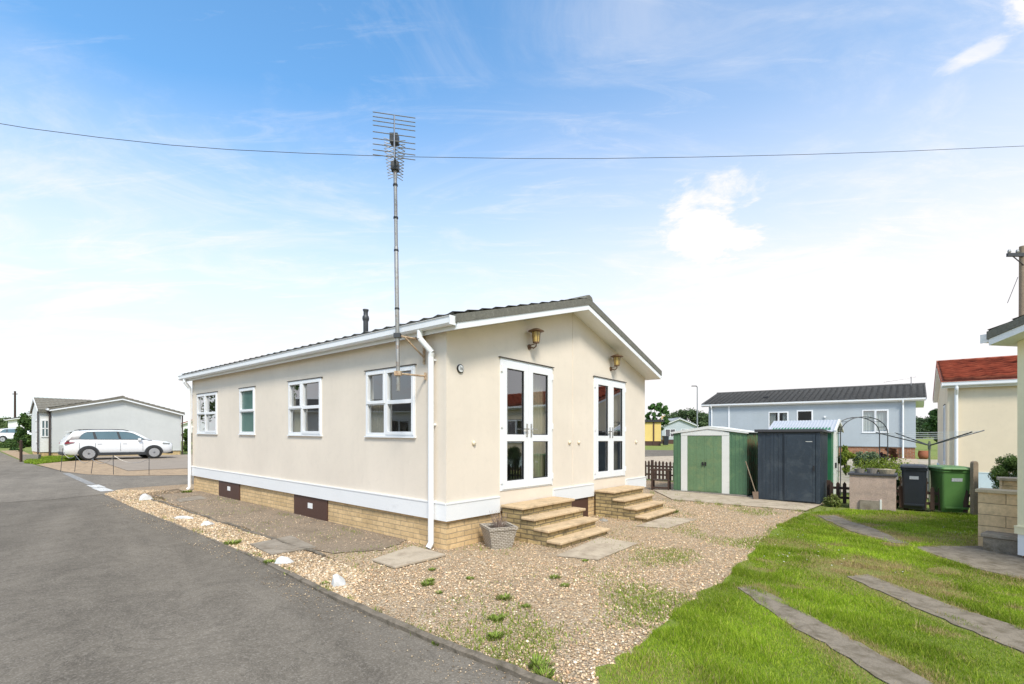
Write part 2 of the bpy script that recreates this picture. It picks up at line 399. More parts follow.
FIELD = soil_grass('field_grass', (0.12, 0.16, 0.025), (0.22, 0.27, 0.05), (0.27, 0.25, 0.08), 0.2)
DIRT = soil_grass('bare_dirt', (0.14, 0.105, 0.07), (0.40, 0.31, 0.22), (0.135, 0.10, 0.065), 2.4)

GRAVF = M('far_tan_gravel', (0.40, 0.29, 0.185), 0.95, 0.45, 3, 11, 0.8, col2=(0.27, 0.20, 0.135), thr=(.48,.62), spec=.2)
DRIVE = M('brown_grey_driveway', (0.30, 0.25, 0.20), 0.95, 0.15, 1.2, 60, 0.3, col2=(0.25, 0.21, 0.17), thr=(.48,.7), spec=.2)
# base ground sheet to the horizon, finer near the homes
def ground():
    def axis(lo, hi, fine_lo, fine_hi, st):
        a = list(np.arange(fine_lo, fine_hi+1e-6, st)); x = fine_hi; d = st
        while x < hi: d *= 1.5; x += d; a.append(min(x, hi))
        x = fine_lo; d = st
        while x > lo: d *= 1.5; x -= d; a.insert(0, max(x, lo))
        return np.array(a)
    X = axis(-1500, 1500, -45, 45, 1.0); Y = axis(-300, 3000, -6, 70, 1.0)
    gx, gy = np.meshgrid(X, Y); z = G(gx, gy)-0.008
    v = np.stack([gx.ravel(), gy.ravel(), z.ravel()], 1); nx = len(X)
    i, j = np.meshgrid(np.arange(len(Y)-1), np.arange(nx-1), indexing='ij'); a = (i*nx+j).ravel()
    idx = np.stack([a, a+1, a+nx+1, a+nx], 1).ravel()
    o = np_mesh('ground', v, 4, idx, FIELD, smooth=True); o['kind'] = 'structure'
ground()

kerb_px = [(104,494.5),(137,509.5),(191,530.5),(250,555),(300,580),(342,602),(382,620),(464,654),(539,684)]
kerb = gpl(kerb_px)+[(1.1,2.35),(2.4,1.3),(4.6,-0.6)]
lawn_edge = gpl([(590,700),(600,671),(637,646),(679,608),(724,579),(757,548),(778,526),(803,514)])
def jag(pts, amp, n, seed):
    r = random.Random(seed); out = []
    for a, b in zip(pts[:-1], pts[1:]):
        for k in range(n):
            t = k/n; out.append((a[0]+(b[0]-a[0])*t+r.uniform(-amp,amp), a[1]+(b[1]-a[1])*t+r.uniform(-amp,amp)))
    return out+[pts[-1]]
lawn_edge = jag(lawn_edge, .045, 7, 4)
side_near = gpl([(186,484.5),(125,488.5)])
side_far = gpl([(187,475.7),(128,476.4),(88,475),(65,472.3),(40,466.5),(20,460.5),(0,452)])
def ext(p, dv): return (p[0]+VX*dv, p[1]+VY*dv)
# road: main carriageway and the mouth of the side road
sheet('road', kerb[::-1]+side_near[::-1]+[ext(side_near[0], 9), ext(side_far[0], 9)]+side_far+[(-60, 55), (-75, 55), (-30, 12), (-12, -4), (0, -5)], 0.004, ASPH, 4.0)
sheet('road_surface_patch', gpl([(0,503),(50,500),(103,494.6),(125,488.6),(186,484.6)])+[ext(side_near[0], 9), ext(side_far[0], 9)]+side_far+[(-60, 55), (-75, 55), (-30, 12)], 0.009, ASPH2, 4.0)
# gravel in front of and beside the home
gravel_poly = kerb[:9]+[(1.1,2.35),(1.6,1.9)]+lawn_edge+gpl([(806,508)])+[uv(9.4,-3.3), uv(9.4,4.0), uv(7.4,11.6)]+side_near
sheet('gravel', gravel_poly, 0.004, GRAV, 3.0)
strip_poly = kerb[:6]+gpl([(362,604),(352,586),(372,578)])+[uv(-1.32,0.35), uv(-1.32,10.1), uv(-.2, 10.9)]+side_near
sheet('gravel_strip', strip_poly, 0.009, GRAVO, 3.0)
sheet('dirt_strip', jag([uv(0.1,0.95), uv(0.1,9.9), uv(-1.05,9.6), uv(-1.25,5.0), uv(-1.22,1.0), uv(-.6,.62), uv(0.1,0.95)], .06, 9, 5)[:-1], 0.014, DIRT, 2.0)
lawn_poly = lawn_edge+gpl([(850,510),(900,512),(960,514.5),(1000,515),(1000,546)])+[(7.6,6.9),(7.4,5.0),(6.5,-1.0),(1.6,-0.5)]
sheet('lawn', lawn_poly, 0.008, LAWN, 3.0)
stripA = gpl([(739,589),(756,587),(786,604),(844,637),(890,662),(935,689),(1010,735),(960,735),(886,686),(832,650),(782,622)])
stripB = gpl([(848,578),(866,575.5),(915,594),(964,612),(997,622),(1050,640),(1120,668),(1120,690),(1014,651),(952,625),(898,601)])
pathC1 = gpl([(818,516.5),(834,516),(870,528),(908,544),(893,544),(850,532)])
pathC2 = gpl([(910,547.5),(978,547),(1016,555),(1060,566),(1060,590),(1024,581),(973,569),(931,554.5)])
stripA, stripB, pathC1, pathC2 = [jag(p+[p[0]], .022, 6, 3)[:-1] for p in (stripA, stripB, pathC1, pathC2)]
sheet('concrete_path', stripA, 0.013, CONCS, 2.0, 0.006)
sheet('concrete_path', stripB, 0.013, CONCS, 2.0, 0.006)
sheet('concrete_path', pathC1, 0.013, CONCS, 2.0, 0.006)
sheet('concrete_path', pathC2, 0.013, CONCS, 2.0, 0.006)
sheet('slab_path', gpl([(654,491),(700,489),(752,492),(826,503.5),(806,511.5),(740,506),(672,500)]), 0.014, CONCP, 2.0, 0.012)
sheet('concrete_pad', gpl([(372,562),(413,548),(446,557),(395,570)]), 0.016, CONCP, 2.0, 0.02)
sheet('concrete_pad', gpl([(250,546),(291,537.5),(316,549),(271,556.5)]), 0.016, CONC, 2.0, 0.015)
sheet('concrete_pad', gpl([(556,557),(600,538.5),(638,544.5),(598,561)]), 0.012, CONCP, 2.0, 0.01)
sheet('concrete_pad', gpl([(636,527),(664,518),(697,520),(668,529)]), 0.012, CONCP, 2.0, 0.01)
sheet('concrete_pad', gpl([(176,500),(200,496.5),(207,499.5),(180,503)]), 0.014, CONC, 2.0, 0.01)
# far side of the junction: gravel bed, driveway, verge
sheet('gravel_bed', gpl([(65,472),(88,474.7),(128,476),(187,475.4)])+[ext(gp(187,475.4), 9), ext(gp(187,468), 9)]+gpl([(187,461),(100,459),(62,462),(36,464.5)]), 0.012, GRAVF, 3.0)
sheet('driveway', gpl([(96,460.5),(128,471.5),(151,470.3),(187,469)])+[ext(gp(187,469), 7), ext(gp(187,456), 7)]+gpl([(187,455),(60,457.5)]), 0.018, DRIVE, 3.0, 0.02)
sheet('grass_verge', gpl([(24,463.5),(38,464.5),(62,461.5),(95,458.5),(60,456.5),(30,459)]), 0.022, LAWN, 2.0)
sheet('gravel_bed', gpl([(0,451),(20,459.5),(26,462),(34,456),(20,450)]), 0.012, GRAVF, 3.0)
# beyond the small fence: pale lane, grass, lane
def band(name, v0, v1, u0, u1, mat, dz): sheet(name, [uv(v0,u0), uv(v0,u1), uv(v1,u1), uv(v1,u0)], dz, mat, 1.0)
band('gravel_yard', 9.4, 12.5, 0.2, 9, GRAVO, 0.006)
sheet('pale_lane', [(2,23.5),(11.5,23.5),(12.5,26.9),(2,26.9)], 0.02, CONCP, 1.0)
sheet('lane', [(2,27),(14,27),(16,36),(2,36)], 0.02, ASPH, 1.0)
band('paved_yard', 12.9, 27.4, -9.0, 6.5, M('tan_yard_paving', (0.40, 0.35, 0.28), 0.95, 0.2, 1.0, 20, 0.4, col2=(0.22, 0.24, 0.10), thr=(0.52, 0.66), spec=.2), 0.012)
sheet('garden_path', [uv(13,-5.2), uv(27.4,-5.2), uv(27.4,-3.9), uv(13,-3.9)], 0.02, CONCP, 1.0)

# kerb edging, real step
def kerb_mesh():
    mb = MB(); pts = kerb[:10]
    L = []; R = []
    for k, p in enumerate(pts):
        a = pts[max(k-1,0)]; b = pts[min(k+1,len(pts)-1)]
        d = Vector((b[0]-a[0], b[1]-a[1])).normalized(); n = Vector((-d.y, d.x))
        L.append((p[0]-n.x*.035, p[1]-n.y*.035)); R.append((p[0]+n.x*.035, p[1]+n.y*.035))
    seg = []
    for k in range(len(pts)-1):
        N = 6
        for j in range(N+(k == len(pts)-2)):
            t = j/N
            l = (L[k][0]*(1-t)+L[k+1][0]*t, L[k][1]*(1-t)+L[k+1][1]*t); r = (R[k][0]*(1-t)+R[k+1][0]*t, R[k][1]*(1-t)+R[k+1][1]*t)
            seg.append((l, r))
    rings = []
    for k, (l, r) in enumerate(seg):
        h = 0.045*min(1, max(0.25, (k-10)/22))+random.uniform(-.006,.006)
        jx = random.uniform(-.012,.012)
        zl, zr = Gf(*l), Gf(*r)
        rings.append([(l[0]+jx,l[1],zl-.05),(l[0]+jx,l[1],zl+h*.8),(l[0]*.8+r[0]*.2+jx,l[1]*.8+r[1]*.2,zl+h),(r[0]*.8+l[0]*.2+jx,r[1]*.8+l[1]*.2,zr+h),(r[0]+jx,r[1],zr+h*.8),(r[0]+jx,r[1],zr-.05)])
    mb.loft(rings); o = mb.build('kerb', KERB); o['kind'] = 'structure'
kerb_mesh()
# thin edging between gravel strip and bare dirt
mb = MB(); e = []
for k in range(25):
    u = 0.9+k*0.36; p = uv(-1.3+0.03*math.sin(k*1.7), u); e.append((p[0], p[1], Gf(*p)+0.018+0.008*math.sin(k*2.3)))
mb.tube(e, 0.022, 6); mb.build('edging', KERB)['kind'] = 'structure'

# give-way paint at the junction
def dash(name, p, q, w, mat):
    a, b = Vector(gp(*p)), Vector(gp(*q)); d = (b-a).normalized(); n = Vector((-d.y, d.x))*w/2
    sheet(name, [tuple(a+n), tuple(b+n), tuple(b-n), tuple(a-n)], 0.016, mat, 9)
dash('road_marking', (92.5,485.4), (99.5,488), 0.28, PAINT)
dash('road_marking', (98.5,488.4), (107.5,491.6), 0.28, PAINT)
dash('road_marking', (66,473.6), (91.5,484.8), 0.2, PAINTF)

# ------------------------------------------------------------------ park homes
def fpt(face, s, z, d, W, L):
    return {'L': (-d, s, z), 'R': (W+d, s, z), 'F': (s, -d, z), 'B': (s, L+d, z)}[face]
class Home:
    def __init__(s, name, label, v0, u0, W=6.43, L=10.4, base=0.0, wall=CREAM, brick=YBRICK, tile=TILE, verge=VERGE, trim=PVC, skirt=SKIRT, tl_k=1.0,
                 eave=3.0, zs0=0.42, zs1=0.64, rise=0.96, ov=0.35, ev=0.13, openings=None, skirt_gaps=(), loc=None, rot=None, ridge_mat=None, step=0.3):
        s.W, s.L, s.op = W, L, openings or {}
        if loc is None:
            x, y = uv(v0, u0); loc = (x, y, (Gf(x, y) if base is None else base))
        s.root = thing(name, label, 'house', loc, TH if rot is None else rot); s.sh = rot is None
        s.eave, s.zs0, s.zs1, s.trim = eave, zs0, zs1, trim
        zt = eave+0.035; za = zt+rise*(1-ev/(W/2+ev))   # wall apex
        # walls with true openings
        wl = MB()
        for fc, S in (('L', L), ('R', L), ('F', W), ('B', W)):
            ops = s.op.get(fc, [])
            ss = sorted({0, S, *[o[0] for o in ops], *[o[1] for o in ops]}); zz = sorted({zs0, zt, *[o[2] for o in ops], *[o[3] for o in ops]})
            for i in range(len(ss)-1):
                for j in range(len(zz)-1):
                    cs, cz = (ss[i]+ss[i+1])/2, (zz[j]+zz[j+1])/2
                    if any(o[0] < cs < o[1] and o[2] < cz < o[3] for o in ops): continue
                    wl.quad(*[fpt(fc, a, b, 0, W, L) for a, b in ((ss[i],zz[j]),(ss[i+1],zz[j]),(ss[i+1],zz[j+1]),(ss[i],zz[j+1]))])
            for o in ops:
                c = [(o[0],o[2]),(o[1],o[2]),(o[1],o[3]),(o[0],o[3])]
                for k in range(4):
                    (a, b), (a2, b2) = c[k], c[(k+1) % 4]
                    wl.quad(fpt(fc,a,b,0,W,L), fpt(fc,a2,b2,0,W,L), fpt(fc,a2,b2,-.14,W,L), fpt(fc,a,b,-.14,W,L))
            if fc in 'FB': wl.quad(fpt(fc,0,zt,0,W,L), fpt(fc,W,zt,0,W,L), fpt(fc,W/2,za,0,W,L))
        wl.build('wall', wall, s.root, shear=s.sh)
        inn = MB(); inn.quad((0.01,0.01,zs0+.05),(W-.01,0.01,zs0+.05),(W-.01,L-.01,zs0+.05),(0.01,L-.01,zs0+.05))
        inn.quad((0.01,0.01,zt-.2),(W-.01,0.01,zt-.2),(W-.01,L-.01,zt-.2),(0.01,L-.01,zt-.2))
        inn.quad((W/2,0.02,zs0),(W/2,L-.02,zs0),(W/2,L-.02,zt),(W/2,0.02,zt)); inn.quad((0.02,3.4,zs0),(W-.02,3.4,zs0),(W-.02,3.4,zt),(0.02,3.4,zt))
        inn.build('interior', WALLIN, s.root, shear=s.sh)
        bb = MB(); bb.box(.03, W-.03, .03, L-.03, -.5, zs0+.01); bb.build('brick_base', brick, s.root, shear=s.sh)
        # skirting board: proud of the wall
        sk = MB()
        for fc, S in (('L', L), ('R', L), ('F', W), ('B', W)):
            cuts = [(-.02 if fc in 'FB' else 0, None)]
            gaps = [g for g in skirt_gaps if g[0] == fc]; a = -.022 if fc in 'FB' else 0.0; end = S+.022 if fc in 'FB' else S
            for g in sorted(gaps, key=lambda q: q[1])+[(fc, end, end)]:
                if g[1] > a:
                    p, q = fpt(fc, a, zs0, 0.0, W, L), fpt(fc, g[1], zs1, 0.022, W, L)
                    sk.box(p[0], q[0], p[1], q[1], zs0-.012, zs1)
                    p, q = fpt(fc, a, zs1, 0.0, W, L), fpt(fc, g[1], zs1+.02, 0.03, W, L)
                    sk.box(p[0], q[0], p[1], q[1], zs1, zs1+.018)
                a = g[2]
        sk.build('skirting_board', skirt, s.root, shear=s.sh)
        # roof: white soffit and bargeboard prism, mortar verge slab, tiles
        e0, m, rz = -ev, W/2, eave+rise
        so = MB(); so.prism_y([(e0,eave),(e0,eave+.088),(m,rz+.088),(W+ev,eave+.088),(W+ev,eave),(m,rz)], -ov, L+ov)
        so.build('bargeboard', trim, s.root, shear=s.sh)
        rf = MB(); t0 = .09; t1 = .215
        rf.prism_y([(e0-.02,eave+t0-.006),(e0-.02,eave+t1-.02),(m,rz+t1),(W+ev+.02,eave+t1-.02),(W+ev+.02,eave+t0-.006),(m,rz+t0)], -ov-.012, L+ov+.012)
        roof = rf.build('roof', verge, s.root, shear=s.sh)
        tl = MB(); sl = math.hypot(m-e0+.05, rise); nrow = max(4, round(sl/step)); ncol = round((L+2*ov)/0.29); SUB = 6
        for side in (0, 1):
            for i in range(nrow):
                ta, tb = i/nrow, (i+1.12)/nrow
                ra, rb, r0 = [], [], []
                for k in range(ncol*SUB+1):
                    y = -ov+.04+(L+2*ov-.08)*k/(ncol*SUB); pr = 0.022*max(0, math.cos(2*math.pi*k/SUB))-.006+ (0.002*random.random())
                    for arr, t, lift in ((r0, min(1, ta+.045/sl), -.012), (ra, ta, .034), (rb, min(1, tb), .004)):
                        x = (e0-.05)+(m-e0+.05)*t; z = eave+t1-.035+(rise+.01)*t+lift*tl_k+pr
                        if side: x = W-x
                        arr.append((x, y, z))
                tl.loft([r0, ra, rb], cap=False, closed=False)
        tl.build('roof_tiles', tile, roof, shear=s.sh)
        rd = MB(); nr = int((L+2*ov)/.45)
        for k in range(nr):
            y0 = -ov-.015+(L+2*ov+.03)*k/nr; y1 = -ov-.015+(L+2*ov+.03)*(k+1)/nr-.006
            rd.prism_y([(m-.13,rz+t1-.03),(m-.09,rz+t1+.03),(m,rz+t1+.055),(m+.09,rz+t1+.03),(m+.13,rz+t1-.03)], y0, y1)
        rd.build('ridge_tiles', ridge_mat or verge, roof, shear=s.sh)
        # gutters
        for side in (0, 1):
            gt = MB(); f = (lambda x: x) if not side else (lambda x: W-x)
            o_, i_ = e0-.105, e0-.003
            prof = [(i_,eave+.155),(i_,eave+.065),(i_-.03,eave+.05),(o_+.02,eave+.05),(o_,eave+.075),(o_,eave+.165),(o_-.012,eave+.165),(o_-.012,eave+.16),(o_+.008,eave+.155),(o_+.01,eave+.08),(o_+.026,eave+.06),(i_-.03,eave+.06),(i_-.012,eave+.075),(i_-.012,eave+.155)]
            gt.prism_y([(f(x), z) for x, z in prof], -ov+.03, L+ov)
            for yy in (-ov+.022, L+ov+.002): gt.box(f(o_-.012), f(i_), yy-.006, yy+.006, eave+.048, eave+.168)
            gt.build('gutter', trim, s.root, shear=s.sh)
    def down(s, side, b, m=None, swan=0.35):
        mb = MB(); f = (lambda x: x) if side == 'L' else (lambda x: s.W-x); w = .042; e = s.eave
        x0 = -.19; x1 = -.075
        pts = [(x0, b-swan, e+.06), (x0, b-swan, e-.05), (x1, b-.02, e-.24), (x1, b, e-.30), (x1, b, .08), (x1-.05, b, .02)] if swan else [(x0, b, e+.06), (x0, b, e-.03), (x1, b, e-.18), (x1, b, .08), (x1-.05, b, .02)]
        for k in range(len(pts)-1):
            mb.tube([(f(p[0]), p[1], p[2]) for p in (pts[k], pts[k+1])], w, 10)
        for z in (e-.34, 1.75, .66): 
            mb.box(f(x1-.01), f(0), b-.028, b+.028, z-.014, z+.014)
        mb.build('downpipe', m or s.trim, s.root, shear=s.sh)
    def fb(s, mb, fc, s0, s1, z0, z1, d0, d1):
        p, q = fpt(fc, s0, z0, d0, s.W, s.L), fpt(fc, s1, z1, d1, s.W, s.L); mb.box(p[0], q[0], p[1], q[1], z0, z1)
    def window(s, fc, s0, s1, z0, z1, style='cross', glass=None, curtain=None, drip=True, sill=True):
        flip = fc == 'L'   # on the long wall the picture's left is the far end
        X = (lambda t: s1-(s1-s0)*t) if flip else (lambda t: s0+(s1-s0)*t)
        fr = MB(); w = .055; d0, d1 = -.05, .014
        s.fb(fr, fc, s0, s1, z0, z0+w, d0, d1); s.fb(fr, fc, s0, s1, z1-w, z1, d0, d1)
        s.fb(fr, fc, s0, s0+w, z0+w, z1-w, d0, d1); s.fb(fr, fc, s1-w, s1, z0+w, z1-w, d0, d1)
        zm = z0+(z1-z0)*.5; xm = X(.42)
        if style == 'cross':
            s.fb(fr, fc, xm-.035, xm+.035, z0+w, z1-w, d0, d1-.002)
            s.fb(fr, fc, s0+w, s1-w, zm-.03, zm+.03, d0, d1-.004)
        elif style == 'tee': s.fb(fr, fc, s0+w, s1-w, zm-.03, zm+.03, d0, d1-.004)
        elif style == 'two': s.fb(fr, fc, (s0+s1)/2-.035, (s0+s1)/2+.035, z0+w, z1-w, d0, d1-.002)
        o = fr.build('window', PVC, s.root, shear=s.sh)
        # opening sashes stand proud
        sa = MB(); rects = []
        if style == 'cross': rects = [(X(.0), X(.44), zm-.035, z1), (X(.42), X(1), z0, z1)] 
        elif style == 'tee': rects = [(s0, s1, zm-.035, z1)]
        elif style == 'two': rects = [(s0, (s0+s1)/2+.02, z0, z1)]
        else: rects = [(s0, s1, z0, z1)]
        for a, b, c, d in rects:
            a, b = min(a,b), max(a,b); a += .022; b -= .022; c += .022; d -= .022; k = .05; e0, e1 = -.04, .027
            s.fb(sa, fc, a, b, c, c+k, e0, e1); s.fb(sa, fc, a, b, d-k, d, e0, e1)
            s.fb(sa, fc, a, a+k, c+k, d-k, e0, e1); s.fb(sa, fc, b-k, b, c+k, d-k, e0, e1)
            if style == 'cross' and d-c > .7: s.fb(sa, fc, a+k, b-k, zm-.03, zm+.03, e0, e1-.003)
        sa.build('sash', PVC, o, shear=s.sh, bevel=.004)
        gl = MB(); gl.quad(*[fpt(fc,a,b,-.02,s.W,s.L) for a, b in ((s0+.03,z0+.03),(s1-.03,z0+.03),(s1-.03,z1-.03),(s0+.03,z1-.03))])
        gl.build('pane', glass or GLASS, o, shear=s.sh)
        if sill:
            si = MB(); s.fb(si, fc, s0-.02, s1+.02, z0-.022, z0-.002, -.02, .035); si.build('sill', PVC, o, shear=s.sh)
        if drip:
            si = MB(); s.fb(si, fc, s0-.03, s1+.03, z1+.002, z1+.014, 0.0, .03); si.build('drip_strip', BLACKSTRIP, o, shear=s.sh)
        if curtain:
            for (t0, t1, zz0, zz1, cm) in curtain:
                a, b = X(t0), X(t1); mbc = MB(); n = 40; top, bot = [], []
                for k in range(n+1):
                    q = a+(b-a)*k/n; dd = -.11+.02*math.sin(k*1.5)+.006*math.sin(k*.7)
                    top.append(fpt(fc, q, z0+(z1-z0)*zz1, dd, s.W, s.L)); bot.append(fpt(fc, q, z0+(z1-z0)*zz0, dd, s.W, s.L))
                mbc.loft([bot, top], cap=False, closed=False); mbc.build('curtain', cm, o, shear=s.sh, smooth=True)
        return o
    def french(s, fc, s0, s1, z0, z1, handles=True, curtain=()):
        fr = MB(); w = .05
        s.fb(fr, fc, s0, s1, z0, z0+.03, -.05, .012); s.fb(fr, fc, s0, s1, z1-w, z1, -.05, .012)
        s.fb(fr, fc, s0, s0+w, z0+.03, z1-w, -.05, .012); s.fb(fr, fc, s1-w, s1, z0+.03, z1-w, -.05, .012)
        o = fr.build('french_door', PVC, s.root, shear=s.sh)
        mid = (s0+s1)/2
        for a, b in ((s0+.035, mid-.003), (mid+.003, s1-.035)):
            lf = MB(); k = .115; e0, e1 = -.035, .026; za, zb = z0+.02, z1-.035; zr = za+(zb-za)*.40
            s.fb(lf, fc, a, a+k, za, zb, e0, e1); s.fb(lf, fc, b-k, b, za, zb, e0, e1)
            s.fb(lf, fc, a+k, b-k, za, za+.13, e0, e1); s.fb(lf, fc, a+k, b-k, zb-k, zb, e0, e1); s.fb(lf, fc, a+k, b-k, zr-.055, zr+.055, e0, e1)
            lf.build('door_leaf', PVC, o, shear=s.sh, bevel=.004)
            gs = MB()
            for c, d in ((za+.13, zr-.055), (zr+.055, zb-k)):
                for p, q, r, t in ((a+k, a+k+.012, c, d), (b-k-.012, b-k, c, d)): s.fb(gs, fc, p, q, r, t, -.02, .012)
                s.fb(gs, fc, a+k, b-k, d-.012, d, -.02, .012); s.fb(gs, fc, a+k, b-k, c, c+.012, -.02, .012)
            gs.build('gasket', BLACK, o, shear=s.sh)
            gl = MB()
            gl.quad(*[fpt(fc,p,q,-.005,s.W,s.L) for p, q in ((a+k,za+.1),(b-k,za+.1),(b-k,zb-.05),(a+k,zb-.05))]); gl.build('pane', GLASSD, o, shear=s.sh)
            if handles:
                h = MB(); hx = b-.055 if a < mid-.1 else a+.055; zc = z0+(z1-z0)*.47; dr = -1 if a < mid-.1 else 1
                s.fb(h, fc, hx-.016, hx+.016, zc-.13, zc+.09, .026, .036)
                s.fb(h, fc, hx-.01, hx+.01, zc-.01, zc+.012, .036, .075)
                s.fb(h, fc, min(hx, hx+dr*.12), max(hx, hx+dr*.12), zc-.009, zc+.011, .06, .078)
                h.build('handle', CHROME, o, shear=s.sh)
                for t in (.08, .5, .92):
                    hg = MB(); q = a-.012 if a < mid-.1 else b+.012; s.fb(hg, fc, q-.012, q+.012, z0+(z1-z0)*t-.05, z0+(z1-z0)*t+.05, .012, .04)
                    hg.build('hinge', PVC, o, shear=s.sh)
        si = MB(); s.fb(si, fc, s0-.03, s1+.03, z1+.002, z1+.014, 0, .035); si.build('drip_strip', BLACKSTRIP, o, shear=s.sh)
        for a, b, cm in curtain:
            mbc = MB(); n = 24; top, bot = [], []
            for k in range(n+1):
                q = s0+(s1-s0)*(a+(b-a)*k/n); dd = -.16+.03*math.sin(k*1.6)
                top.append(fpt(fc, q, z1, dd, s.W, s.L)); bot.append(fpt(fc, q, z0+.02, dd, s.W, s.L))
            mbc.loft([bot, top], cap=False, closed=False); mbc.build('curtain', cm, o, shear=s.sh, smooth=True)
        return o

# ---- the cream home in the middle
def zl(py, px):                       # local height on the long wall for a picture point
    u = uleft(px); Y = C0[1]+UY*u; x = C0[0]+UX*u
    return CH-(py-HY)/F*Y+TILT*x-TILT*C0[0]
b0 = Gf(*C0)
W1 = (uleft(217.5), uleft(197.6)); W2 = (uleft(255.2), uleft(240)); W3 = (uleft(322), uleft(289)); W4 = (uleft(415.5), uleft(366.5))
wz = (1.575, 2.63)
D1 = (vgab(499.8), vgab(552)); D2 = (vgab(593.6), vgab(624.8)); dz = (0.735, 2.825)
main_op = {'L': [(*W1, *wz), (*W2, *wz), (*W3, *wz), (*W4, *wz)], 'F': [(*D1, *dz), (*D2, *dz)]}
home = Home('park_home', 'cream rendered park home with two french doors and yellow brick base', 0, 0, base=b0, openings=main_op,
            skirt_gaps=[('F', D1[0]-.02, D1[1]+.02), ('F', D2[0]-.02, D2[1]+.02)])
R0 = home.root
home.window('L', *W1, *wz, 'cross', curtain=[(0.05,.4,0,.5,CURTG)])
home.window('L', *W2, *wz, 'tee', glass=OBSC)
home.window('L', *W3, *wz, 'cross', curtain=[(0.02,.42,0,.5,CURT)])
home.window('L', *W4, *wz, 'cross', curtain=[(0.02,.42,0,.5,CURTG)])
home.french('F', *D1, *dz, curtain=[(.62,.98,CURT)])
home.french('F', *D2, *dz, curtain=[(.05,.3,CURT), (.65,.95,CURTG)])
home.down('L', uleft(435), swan=-.10); home.down('L', 10.36, swan=0)
def panel(fc, s0, s1, z0, z1, plate=True):
    mb = MB(); home.fb(mb, fc, s0, s1, z0, z1, -.03, -.008); o = mb.build('access_panel', BROWN, R0, shear=True)
    if plate:
        c = (s0+s1)/2-.02; mb = MB(); home.fb(mb, fc, c-.085, c+.085, (z0+z1)/2+.0, (z0+z1)/2+.1, -.007, .0); mb.build('label_plate', PLATE, o, shear=True)
panel('L', uleft(239), uleft(218.4), -.02, .41); panel('L', uleft(326.7), uleft(293.6), -.04, .41); panel('F', D1[1]+.5, D2[0]-.2, -.02, .41, False)
# cover strips at the joint and corners
mb = MB(); home.fb(mb, 'F', W0 := vgab(572.6), W0+.04, .66, 3.94, 0, .008); mb.build('cover_strip', CREAM, R0, shear=True)
mb = MB(); home.fb(mb, 'F', -.004, .05, .66, 3.0, 0, .006); home.fb(mb, 'L', -.004, .05, .66, 3.0, 0, .006); mb.build('cover_strip', CREAM, R0, shear=True)
for px in (473.4, 569, 578.4, 635.7):
    q = vgab(px); mb = MB(); mb.lathe([(0.0,0),(.035,0),(.035,-.02),(.025,-.034),(0.0,-.036)], (q, 0, 1.49), 14, 'y'); mb.build('vent_cap', CREAMP, R0, shear=True, smooth=True)
# number plaque
q = vgab(459.8); mb = MB(); mb.lathe([(0,0),(.062,0),(.062,-.02),(.05,-.024),(.05,-.02),(0,-.02)], (q, 0, 2.55), 24, 'y')
pl = mb.build('number_plaque', BLACK, R0, shear=True)
mb = MB(); mb.lathe([(0,-.0205),(.049,-.0205),(.049,-.026),(0,-.026)], (q, 0, 2.55), 24, 'y'); mb.build('plaque_face', PLATE, pl, shear=True)
fc = bpy.data.curves.new('digits', 'FONT'); fc.body = '16'; fc.size = .075; fc.align_x = 'CENTER'; fc.align_y = 'CENTER'; fc.extrude = .001
fo_ = bpy.data.objects.new('digits_curve', fc); COL.objects.link(fo_); bpy.context.view_layer.update()
me_ = bpy.data.meshes.new_from_object(fo_.evaluated_get(bpy.context.evaluated_depsgraph_get())); bpy.data.objects.remove(fo_)
fo = bpy.data.objects.new('digits', me_); COL.objects.link(fo); fo.parent = pl; fo.location = (q, -.0285, 2.55-TILT*VX*q); fo.rotation_euler = (math.pi/2, 0, 0); me_.materials.clear(); me_.materials.append(BLACK)
# carriage lamps
for px, zb in ((529, 3.10), (610.5, 3.06)):
    q = vgab(px); mb = MB()
    mb.lathe([(0,0),(.045,0),(.045,-.02),(0,-.025)], (q, 0, zb), 12, 'y')
    mb.tube([(q,-.02,zb), (q,-.10,zb-.03), (q,-.15,zb), (q,-.15,zb+.06)], .011, 8); mb.tube([(q,-.02,zb+.03),(q,-.12,zb+.035)], .008, 6)
    lo = mb.build('wall_lamp', BRASS, R0, shear=True)
    mb = MB(); mb.lathe([(.045,0),(.05,.01),(.068,.17),(.07,.18)], (q,-.15,zb+.06), 12); mb.build('lamp_glass', AMBER, lo, shear=True)
    mb = MB()
    for k in range(6):
        a = k*math.pi/3; mb.tube([(q+.052*math.cos(a),-.15+.052*math.sin(a),zb+.06),(q+.073*math.cos(a),-.15+.073*math.sin(a),zb+.24)], .005, 5)
    mb.lathe([(0,.17),(.075,.17),(.135,.185),(.135,.19),(.06,.225),(.0,.24)], (q,-.15,zb+.06), 18); mb.lathe([(.0,-.015),(.055,-.01),(.055,.008),(0,.012)], (q,-.15,zb+.06), 12)
    mb.build('lamp_hood', BRASS, lo, shear=True)
# flue pipe on the roof
tq = 3.49; fv = 1.0; zr = 3.2+.29*(fv+.15)
mb = MB(); mb.lathe([(.05,zr-.3),(.05,zr+.34),(.062,zr+.36),(.068,zr+.40),(.062,zr+.44),(.045,zr+.46),(.045,zr+.53),(.058,zr+.56),(.058,zr+.58),(0,zr+.58)], (fv, tq, 0), 16); mb.build('flue_pipe', DGREY, R0, shear=True, smooth=True)

